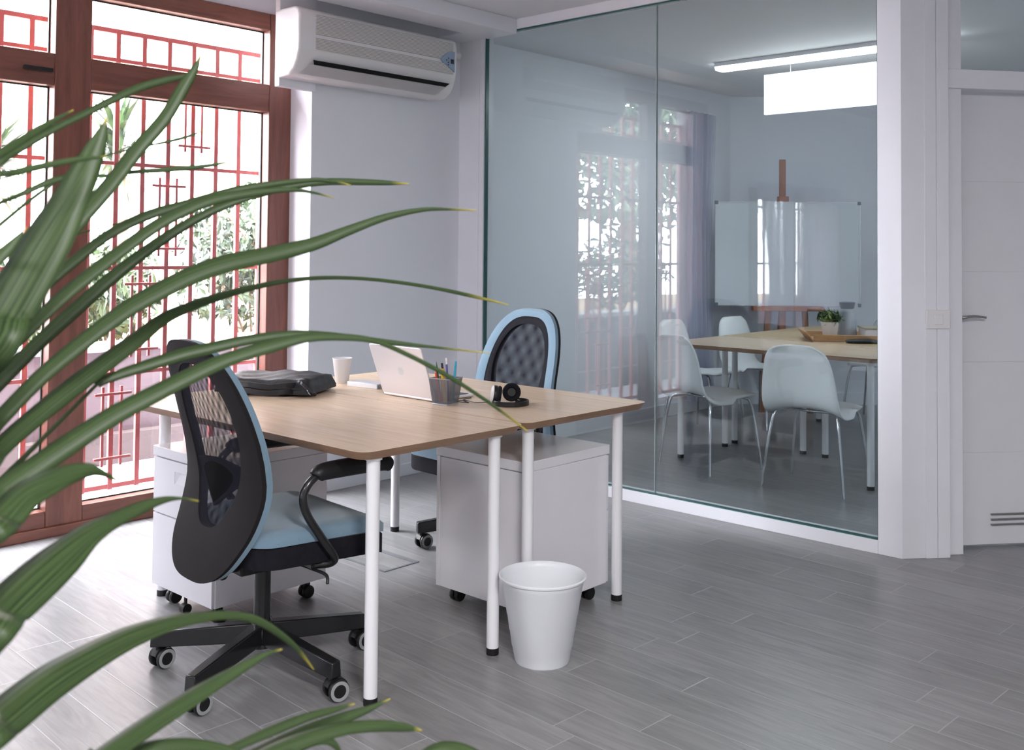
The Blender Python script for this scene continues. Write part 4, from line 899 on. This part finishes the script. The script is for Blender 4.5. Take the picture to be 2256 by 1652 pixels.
# things on the meeting table
d1 = Vector((0.58, -0.81, 0)).normalized(); an = math.atan2(d1.y, d1.x)
t = thing('serving_tray', 'long light wooden tray with raised sides on the meeting table', 'tray', (6.21, 3.05, ZD), an)
M_tray = wood('tray_wood', (0.55, 0.33, 0.17), (0.42, 0.24, 0.12), (2, 9, 4), 0.5)
bm = NB(); box(bm, (0, 0, 0), (0.66, 0.34, 0.008)); obj('tray_floor', bm, M_tray, t)
bm = NB()
obox(bm, (0, -0.002, 0.0), (0.66, 0, 0), (0, 0.012, 0), (0, -0.012, 0.045)); obox(bm, (0, 0.33, 0.0), (0.66, 0, 0), (0, 0.012, 0), (0, 0.012, 0.045))
obox(bm, (-0.002, 0, 0.0), (0.012, 0, 0), (0, 0.34, 0), (-0.050, 0, 0.062)); obox(bm, (0.65, 0, 0.0), (0.012, 0, 0), (0, 0.34, 0), (0.050, 0, 0.062)); obj('tray_side', bm, M_tray, t, bevel=0.002)
def ontray(u, v, z=0.008): R = Matrix.Rotation(an, 3, 'Z'); return Vector((6.21, 3.05, ZD)) + R @ Vector((u, v, z))
t = thing('potted_plant', 'small leafy plant in a white tapered pot on the tray', 'potted plant', ontray(0.13, 0.15))
bm = NB(); lathe(bm, [(0.040, 0.0), (0.043, 0.003), (0.057, 0.105), (0.060, 0.112), (0.055, 0.112), (0.052, 0.095)], n=32); obj('pot', bm, M_wh, t, smooth=True)
bm = NB(); cyl(bm, (0, 0, 0.085), (0, 0, 0.098), 0.051); obj('soil', bm, M_soil, t)
f = foliage(240, 0.100, 0.100, 0.055, 0.024, 31); bmesh.ops.translate(f, verts=f.verts[:], vec=(0, 0, 0.140)); obj('foliage', f, leaf_mat('potted_leaf', (0.34, 0.44, 0.14), (0.03, 0.07, 0.02)), t)
t = thing('carafe', 'tall grey carafe with a dark lid standing behind the potted plant', 'carafe', ontray(0.258, 0.235))
bm = NB(); lathe(bm, [(0.060, 0.0), (0.062, 0.01), (0.055, 0.10), (0.043, 0.185), (0.040, 0.20)], n=32); obj('jug', bm, mat('frosted_grey', (0.36, 0.40, 0.46), 0.25), t, smooth=True)
bm = NB(); lathe(bm, [(0.041, 0.195), (0.045, 0.20), (0.052, 0.238), (0.045, 0.242), (0.02, 0.243)], n=32); obj('lid', bm, mat('slate_lid', (0.06, 0.09, 0.15), 0.3), t, smooth=True)
t = thing('storage_box', 'white box with brown edged lid and a dark ring handle on the tray', 'box', ontray(0.337, 0.05), an)
bm = NB(); box(bm, (0, 0, 0), (0.27, 0.22, 0.072)); obj('box_body', bm, M_lam, t, bevel=0.002)
bm = NB(); box(bm, (-0.005, -0.005, 0.072), (0.275, 0.225, 0.082)); obj('lid', bm, mat('box_lid', (0.25, 0.22, 0.15), 0.5), t, bevel=0.002)
bm = NB(); tube(bm, [(0.10 + 0.028 * math.cos(a), -0.006, 0.012 + 0.030 * math.sin(a)) for a in [math.radians(q) for q in range(0, 181, 20)]], 0.004, 8, 2); obj('handle', bm, M_dark, t, smooth=True)
t = thing('sunglasses_case', 'slim black case lying on the meeting table before the tray', 'case', (6.31, 2.77, ZD), an)
bm = NB(); tube(bm, [(-0.10, 0, 0.012), (-0.07, 0, 0.014), (0.03, 0, 0.015), (0.09, 0, 0.012), (0.115, 0, 0.009)], lambda u: 0.008 + 0.008 * math.sin(PI * min(1, max(0, u))), 12, 6)
for v in bm.verts: v.co.z = max(0.0, v.co.z) ; v.co.y *= 2.0
obj('case_body', bm, M_dark, t, smooth=True)
bpy.data.objects[t.name].name = 'black_case'
# ceiling lamp, and a blank white panel made bright by emission
E_lamp = emit('lamp_diffuser', (0.92, 0.97, 1.0), 5.0); E_panel = emit('glowing_panel_surface', (0.93, 0.97, 1.0), 1.25)
t = thing('ceiling_lamp', 'long white fluorescent ceiling lamp, lit, in the meeting room', 'ceiling lamp', (6.42, 3.10, CZ))
bm = NB(); box(bm, (-0.07, -0.86, -0.028), (0.07, 0.78, 0)); obj('housing', bm, M_wh, t, bevel=0.003)
bm = NB()
v = []
for y in (-0.86, 0.78): v.append([bm.verts.new((x, y, z)) for x, z in ((-0.065, -0.028), (-0.05, -0.052), (0.05, -0.052), (0.065, -0.028))])
for k in range(4): bm.faces.new((v[0][k], v[0][(k + 1) % 4], v[1][(k + 1) % 4], v[1][k]))
bm.faces.new(v[0]); bm.faces.new(v[1]); obj('diffuser', bm, E_lamp, t)
t = thing('glowing_panel', 'bright blank rectangular glowing panel hanging below the ceiling lamp', 'light box', (6.62, 3.63, 2.30))
bm = NB(); box(bm, (0, -1.25, 0), (0.03, 0, 0.285)); obj('panel', bm, E_panel, t)
bm = NB()
for y in (-0.2, -1.05): cyl(bm, (0.015, y, 0.285), (0.015, y, CZ - 2.30), 0.004)
obj('hanger', bm, M_steel, t)
bm = NB(); 
t = thing('ceiling_spot', 'small dark ceiling fitting above the door glass', 'spotlight', (6.05, 1.05, CZ)); cyl(bm, (0, 0, -0.05), (0, 0, 0), 0.03); obj('spot_body', bm, M_dark, t, smooth=True)
area('meeting_lamp_light', (6.42, 3.10, CZ - 0.07), (0, 0, 0), 0.12, 1.5, 11, (0.88, 0.96, 1.0))
# sheer curtains in the meeting room and at the office window left of the view
def curtain(x0, x1, z0, z1, y, label, seed, pinch=0.0, folds=9):
    t = thing('curtain', label, 'curtain', (x0, y, z0), group='sheer white curtains'); rnd = random.Random(seed); bm = NB(); nx, nz = 90, 14; g = []
    ph = [rnd.uniform(0, 6) for _ in range(4)]
    for j in range(nz + 1):
        row = []; v_ = j / nz; k = 1 - pinch * math.sin(PI * min(1, v_ * 1.0)) ** 2
        for i in range(nx + 1):
            u = i / nx; x = (x1 - x0) * (u * k); yy = 0.028 * math.sin(2 * PI * folds * u + ph[0] + 0.4 * v_) + 0.012 * math.sin(2 * PI * folds * 2.3 * u + ph[1])
            row.append(bm.verts.new((x, yy, v_ * (z1 - z0))))
        g.append(row)
    for a, b in zip(g, g[1:]):
        for i in range(nx): bm.faces.new((a[i], a[i + 1], b[i + 1], b[i]))
    o = obj('cloth', bm, M_sheer, t, smooth=True, angle=180)
    bm = NB(); cyl(bm, (-0.03, 0, z1 - z0 + 0.008), (x1 - x0 + 0.03, 0, z1 - z0 + 0.008), 0.008); obj('rod', bm, M_wh, t, smooth=True)
M_sheer = bpy.data.materials.new('sheer_voile'); M_sheer.use_nodes = True
N = M_sheer.node_tree.nodes; L = M_sheer.node_tree.links; N.remove(N['Principled BSDF'])
tl = N.new('ShaderNodeBsdfTranslucent'); tl.inputs[0].default_value = (0.75, 0.75, 0.86, 1); df = N.new('ShaderNodeBsdfDiffuse'); df.inputs[0].default_value = (0.72, 0.73, 0.82, 1); tr = N.new('ShaderNodeBsdfTransparent')
wv = N.new('ShaderNodeTexNoise'); wv.inputs['Scale'].default_value = 30
m1 = N.new('ShaderNodeMixShader'); m1.inputs[0].default_value = 0.45; L.new(tl.outputs[0], m1.inputs[1]); L.new(df.outputs[0], m1.inputs[2])
mr = N.new('ShaderNodeMapRange'); L.new(wv.outputs['Fac'], mr.inputs['Value']); mr.inputs['To Min'].default_value = 0.22; mr.inputs['To Max'].default_value = 0.34
m2 = N.new('ShaderNodeMixShader'); L.new(mr.outputs[0], m2.inputs[0]); L.new(m1.outputs[0], m2.inputs[1]); L.new(tr.outputs[0], m2.inputs[2]); L.new(m2.outputs[0], N['Material Output'].inputs[0])
curtain(-1.10, -0.22, 0.10, 1.95, 4.60, 'sheer white curtain at the office window left of the view, far half', 3)
curtain(-0.10, 0.52, 0.10, 1.95, 4.60, 'sheer white curtain at the office window left of the view, near half', 4, 0.25, 7)
curtain(7.05, 7.45, 0.10, 2.45, 4.545, 'gathered sheer white curtain hanging against the meeting room wall', 5, 0.15, 5)

# ------------------------------------------------------------------ big plant in the foreground
M_blade = bpy.data.materials.new('long_green_blade'); M_blade.use_nodes = True
def blade_mat(mt):
    N = mt.node_tree.nodes; L = mt.node_tree.links; b = N['Principled BSDF']; b.inputs['Roughness'].default_value = 0.46; b.inputs['Specular IOR Level'].default_value = 0.2
    at_ = N.new('ShaderNodeUVMap'); sp = N.new('ShaderNodeSeparateXYZ'); L.new(at_.outputs[0], sp.inputs[0])
    wv = N.new('ShaderNodeMapping'); wv.inputs['Scale'].default_value = (60, 1.6, 1); L.new(at_.outputs[0], wv.inputs[0])
    nz = N.new('ShaderNodeTexNoise'); nz.inputs['Scale'].default_value = 1.0; nz.inputs['Detail'].default_value = 3; L.new(wv.outputs[0], nz.inputs[0])
    cr = N.new('ShaderNodeValToRGB'); e = cr.color_ramp.elements; e[0].position = 0.41; e[0].color = (0.009, 0.022, 0.006, 1); e[1].position = 0.62; e[1].color = (0.052, 0.080, 0.031, 1); L.new(nz.outputs['Fac'], cr.inputs[0])
    tip = N.new('ShaderNodeMapRange'); L.new(sp.outputs[1], tip.inputs['Value']); tip.inputs['From Min'].default_value = 0.93; tip.inputs['From Max'].default_value = 1.0
    mx = N.new('ShaderNodeMix'); mx.data_type = 'RGBA'; L.new(tip.outputs[0], mx.inputs['Factor']); L.new(cr.outputs[0], mx.inputs['A']); mx.inputs['B'].default_value = (0.36, 0.30, 0.05, 1)
    L.new(mx.outputs['Result'], b.inputs['Base Color']); b.inputs['Sheen Weight'].default_value = 0.0
    # thin leaf lets a little light through
    tl = N.new('ShaderNodeBsdfTranslucent'); L.new(mx.outputs['Result'], tl.inputs[0]); ms = N.new('ShaderNodeMixShader'); ms.inputs[0].default_value = 0.07
    L.new(b.outputs[0], ms.inputs[1]); L.new(tl.outputs[0], ms.inputs[2]); L.new(ms.outputs[0], N['Material Output'].inputs[0])
blade_mat(M_blade)
STEM = at(-350, 1200, 1.0); SX, SY = STEM.x, STEM.y
plant = thing('dracaena', 'large potted plant with long arching green blades, close at the left of the view', 'plant', (SX, SY, 0))
def blade(pts, d0, d1, twist=0.0, fold=0.35, lab=None):
    # pts: (x, y, half width) in photo pixels from the picture edge to the tip; the blade is carried back to the stem
    x0, y0, w0 = pts[0]; x1, y1, _ = pts[1]; sl = (y1 - y0) / (x1 - x0) if abs(x1 - x0) > 1 else -1
    sl = max(-1.1, min(0.2, sl)); yb = min(max(y0 - sl * (x0 + 350), 560), 2150)
    base = Vector((SX, SY, max(0.55, min(1.30, at(-350, yb, 1.0).z))))
    n = len(pts); W3 = [base]; HW = [max(0.006, w0 * 0.5 * d0 / FPX)]
    ln = [0]
    for i in range(1, n): ln.append(ln[-1] + math.hypot(pts[i][0] - pts[i - 1][0], pts[i][1] - pts[i - 1][1]))
    for i, (x, y, w) in enumerate(pts):
        dd = d0 + (d1 - d0) * (ln[i] / ln[-1]); W3.append(at(x, y, dd)); HW.append(max(0.0006, w * dd / FPX))
    P = smoothpath(W3, 7); Hh = [v.x for v in smoothpath([(h_, 0, 0) for h_ in HW], 7)]
    bm = NB(); uv = bm.loops.layers.uv.new('uv'); rows = []; N_ = len(P); cam0 = Vector((0, 0, CAMZ))
    for i, p in enumerate(P):
        f = i / (N_ - 1); tn = (P[min(i + 1, N_ - 1)] - P[max(i - 1, 0)]).normalized(); vdir = (p - cam0).normalized()
        s = tn.cross(vdir).normalized(); nn = s.cross(tn).normalized()
        a = twist * math.sin(f * PI * 1.3) + 0.25; s2 = s * math.cos(a) + nn * math.sin(a); n2 = nn * math.cos(a) - s * math.sin(a)
        h_ = max(0.0004, Hh[i]) / max(0.6, math.cos(a))
        rows.append(([bm.verts.new(p + s2 * (h_ * u) + n2 * (h_ * fold * (abs(u) - 0.4))) for u in (-1, -0.5, 0, 0.5, 1)], f))
    for (a, fa), (b, fb) in zip(rows, rows[1:]):
        for j in range(4):
            fc = bm.faces.new((a[j], a[j + 1], b[j + 1], b[j]))
            for lp, (uu, vv) in zip(fc.loops, ((j / 4, fa), ((j + 1) / 4, fa), ((j + 1) / 4, fb), (j / 4, fb))): lp[uv].uv = (uu, vv)
    for v in bm.verts: v.co -= Vector((SX, SY, 0))
    o = obj('leaf', bm, M_blade, plant, smooth=True, angle=180, label=lab); so = o.modifiers.new('solid', 'SOLIDIFY'); so.thickness = 0.0007
BL = [
 ([(-60, 790, 55), (0, 690, 55), (90, 535, 50), (145, 445, 38), (185, 375, 31), (220, 305, 17), (235, 260, 2)], 0.85, 0.95, .5),
 ([(-60, 760, 20), (30, 652, 20), (100, 570, 19), (170, 485, 18), (235, 412, 17), (300, 330, 16), (360, 262, 15), (405, 190, 13), (430, 150, 8), (443, 118, 1)], 0.95, 1.15, .3),
 ([(-60, 380, 10), (0, 338, 10), (60, 300, 9), (115, 268, 7), (162, 242, 1)], 0.9, 1.05, .1),
 ([(-40, 385, 8), (40, 330, 8), (110, 288, 8), (200, 243, 8), (300, 195, 9), (370, 175, 8), (405, 168, 5), (432, 155, 1)], 1.05, 1.25, .2),
 ([(-50, 405, 9), (30, 380, 9), (110, 362, 8), (180, 350, 6), (235, 345, 1)], 0.8, 0.9, .1),
 ([(-50, 468, 5), (40, 430, 6), (120, 396, 7), (180, 388, 5), (240, 386, 4), (300, 378, 5), (375, 373, 6), (450, 366, 5), (522, 353, 1)], 1.0, 1.2, .2),
 ([(-30, 520, 5), (80, 430, 4), (180, 365, 3), (260, 335, 2.5), (334, 319, 2.5), (370, 312, 3.5), (415, 300, 3.5), (449, 287, 1)], 1.1, 1.3, .1),
 ([(-60, 790, 12), (0, 725, 12), (80, 645, 12), (160, 576, 12), (235, 518, 11), (320, 475, 11), (420, 445, 9), (520, 418, 9), (600, 405, 7), (690, 396, 5), (735, 400, 4), (774, 408, 1)], 1.05, 1.35, .3),
 ([(-60, 840, 15), (0, 785, 15), (80, 705, 15), (160, 632, 15), (273, 545, 14), (363, 484, 13), (460, 442, 12), (560, 424, 9), (640, 418, 5), (690, 424, 3), (735, 436, 1)], 1.0, 1.3, .4),
 ([(-60, 905, 15), (0, 840, 16), (80, 758, 16), (160, 685, 16), (240, 615, 15), (310, 560, 13), (404, 497, 11), (480, 458, 9), (560, 430, 8), (640, 410, 8), (720, 400, 8), (800, 401, 7), (860, 403, 5), (902, 405, 1)], 1.1, 1.45, .2),
 ([(240, 497, 1.5), (300, 482, 5), (380, 462, 6), (460, 440, 6), (520, 428, 3)], 1.25, 1.35, .1),
 ([(-60, 990, 18), (0, 920, 18), (85, 832, 18), (170, 760, 18), (273, 682, 19), (350, 638, 20), (424, 602, 20), (500, 577, 20), (600, 557, 18), (690, 536, 15), (770, 506, 11), (850, 478, 8), (930, 462, 5), (990, 461, 3), (1050, 464, 1)], 0.95, 1.35, .4),
 ([(-60, 1060, 22), (0, 985, 22), (85, 910, 22), (170, 842, 22), (240, 790, 20), (297, 748, 18), (360, 700, 14), (424, 672, 11), (490, 650, 9), (551, 634, 7), (620, 620, 5), (699, 612, 4.5), (790, 613, 4), (880, 622, 4), (960, 635, 4), (1040, 652, 4), (1122, 672, 1)], 0.95, 1.5, .3),
 ([(180, 880, 4), (215, 845, 9), (260, 825, 11), (320, 805, 13), (400, 780, 14), (470, 764, 13), (550, 747, 11), (640, 736, 9), (720, 738, 8), (800, 746, 6), (880, 756, 5), (960, 765, 3), (1080, 778, 1)], 1.1, 1.35, .2),
 ([(-80, 1160, 30), (0, 1085, 30), (80, 1025, 26), (160, 970, 24), (250, 912, 22), (330, 870, 20), (420, 825, 18), (500, 790, 16), (600, 760, 14), (680, 743, 10), (760, 742, 8), (830, 752, 6), (900, 782, 5), (980, 824, 5), (1050, 868, 4), (1110, 910, 3), (1165, 952, 1)], 0.85, 1.25, .3),
 ([(-60, 1190, 38), (0, 1140, 38), (50, 1090, 33), (100, 1062, 28), (150, 1043, 22), (195, 1035, 15), (225, 1042, 7), (262, 1060, 1)], 0.75, 0.9, .5),
 ([(-70, 1430, 50), (0, 1345, 52), (70, 1275, 50), (130, 1222, 42), (190, 1175, 28), (250, 1143, 18), (310, 1117, 14), (360, 1101, 8), (400, 1098, 3), (438, 1104, 1)], 0.75, 1.0, .5),
 ([(-70, 1640, 46), (0, 1580, 48), (100, 1500, 42), (190, 1445, 33), (280, 1400, 25), (370, 1370, 17), (440, 1358, 12), (500, 1354, 9), (555, 1362, 9), (600, 1385, 8), (650, 1425, 6), (692, 1476, 1)], 0.75, 1.1, .5),
 ([(140, 1740, 26), (220, 1670, 24), (330, 1592, 22), (420, 1535, 19), (500, 1488, 14), (560, 1455, 9), (590, 1440, 5), (622, 1430, 1)], 0.75, 0.95, .4),
 ([(360, 1740, 10), (440, 1682, 10), (520, 1642, 10), (600, 1608, 11), (680, 1578, 9), (740, 1562, 6), (782, 1550, 1)], 0.9, 1.05, .3),
 ([(440, 1740, 12), (520, 1680, 12), (600, 1640, 13), (680, 1607, 14), (760, 1580, 12), (815, 1560, 7), (860, 1539, 1)], 0.95, 1.1, .3),
 ([(420, 1780, 20), (500, 1712, 20), (600, 1655, 19), (690, 1620, 16), (770, 1602, 13), (840, 1598, 12), (890, 1602, 9), (930, 1609, 1)], 0.85, 1.0, .4),
 ([(560, 1720, 12), (620, 1665, 12), (680, 1634, 11), (720, 1630, 9), (742, 1645, 6), (756, 1672, 1)], 0.9, 0.95, .2),
 ([(860, 1760, 12), (910, 1690, 16), (960, 1655, 18), (1010, 1652, 17), (1060, 1668, 10), (1090, 1690, 1)], 0.95, 1.0, .2),
 ([(200, 1740, 16), (270, 1672, 17), (340, 1645, 16), (430, 1642, 15), (520, 1662, 12), (600, 1700, 1)], 0.8, 0.9, .3),
 ([(-80, 640, 16), (-20, 580, 16), (20, 545, 13), (58, 502, 1)], 0.8, 0.85, .3),
]
for p, a, b, tw in BL: blade(p, a, b, tw)
for k in range(14):     # blades on the far side of the stem, outside the picture
    a = PI * 0.72 + k * 0.13 + (k % 3) * 0.2; z = 0.75 + 0.025 * k; L_ = 0.55 + 0.03 * (k % 5)
    d = Vector((math.cos(a), math.sin(a), 0)); bm = NB(); uv = bm.loops.layers.uv.new('uv'); P = smoothpath([Vector((0, 0, z)), d * L_ * .35 + Vector((0, 0, z + .30)), d * L_ * .8 + Vector((0, 0, z + .28)), d * L_ * 1.1 + Vector((0, 0, z + .05))], 6); s = Vector((-d.y, d.x, 0)); rows = []
    for i, p in enumerate(P):
        w_ = 0.018 * math.sin(PI * (0.25 + 0.75 * i / (len(P) - 1))) + 0.0006; rows.append([bm.verts.new(p - s * w_), bm.verts.new(p + Vector((0, 0, -w_ * .3))), bm.verts.new(p + s * w_)])
    for r1, r2 in zip(rows, rows[1:]):
        for j in (0, 1): bm.faces.new((r1[j], r1[j + 1], r2[j + 1], r2[j]))
    o = obj('leaf', bm, M_blade, plant, smooth=True, angle=180); so = o.modifiers.new('solid', 'SOLIDIFY'); so.thickness = 0.0007
bm = NB(); tube(bm, [(0, 0, 0.26), (0.01, 0.0, 0.6), (0, 0, 1.31)], lambda u: 0.026 - 0.008 * u, 14); obj('stem', bm, M_bark, plant, smooth=True)
bm = NB(); lathe(bm, [(0.12, 0.0), (0.13, 0.005), (0.17, 0.30), (0.18, 0.31), (0.165, 0.31), (0.155, 0.28)], n=40); obj('pot', bm, mat('white_glazed_pot', (0.75, 0.75, 0.76), 0.2), plant, smooth=True)
bm = NB(); cyl(bm, (0, 0, 0.25), (0, 0, 0.275), 0.155); obj('soil', bm, M_soil, plant)

# ------------------------------------------------------------------ unseen fill lamps added to brighten the office
for i, (x, y, k) in enumerate(FILL_LAMPS):
    t = thing('ceiling_lamp', 'added fill lamp under the ceiling behind the viewpoint' if i == 0 else 'added fill lamp under the ceiling over the left side of the office', 'ceiling lamp', (x, y, CZ))
    bm = NB(); box(bm, (-0.10, -0.75, -0.03), (0.10, 0.75, 0)); obj('housing', bm, M_wh, t, bevel=0.003)
    bm = NB(); box(bm, (-0.09, -0.73, -0.045), (0.09, 0.73, -0.031)); obj('diffuser', bm, E_lamp, t)
    area('office_fill_light', (x, y, CZ - 0.06), (0, 0, 0), 0.2, 1.5, 60 * k, (1.0, 0.97, 0.95))

t = thing('ceiling_lamp', 'added fill lamp in the room behind the door, outside the picture', 'ceiling lamp', (7.3, 0.1, CZ))  # unseen lamp added to brighten what shows through the door glass
bm = NB(); box(bm, (-0.10, -0.6, -0.03), (0.10, 0.6, 0)); obj('housing', bm, M_wh, t, bevel=0.003)
bm = NB(); box(bm, (-0.09, -0.58, -0.045), (0.09, 0.58, -0.031)); obj('diffuser', bm, E_lamp, t)
area('back_room_fill_light', (7.3, 0.1, CZ - 0.06), (0, 0, 0), 0.2, 1.2, 30, (0.85, 0.95, 1.0))
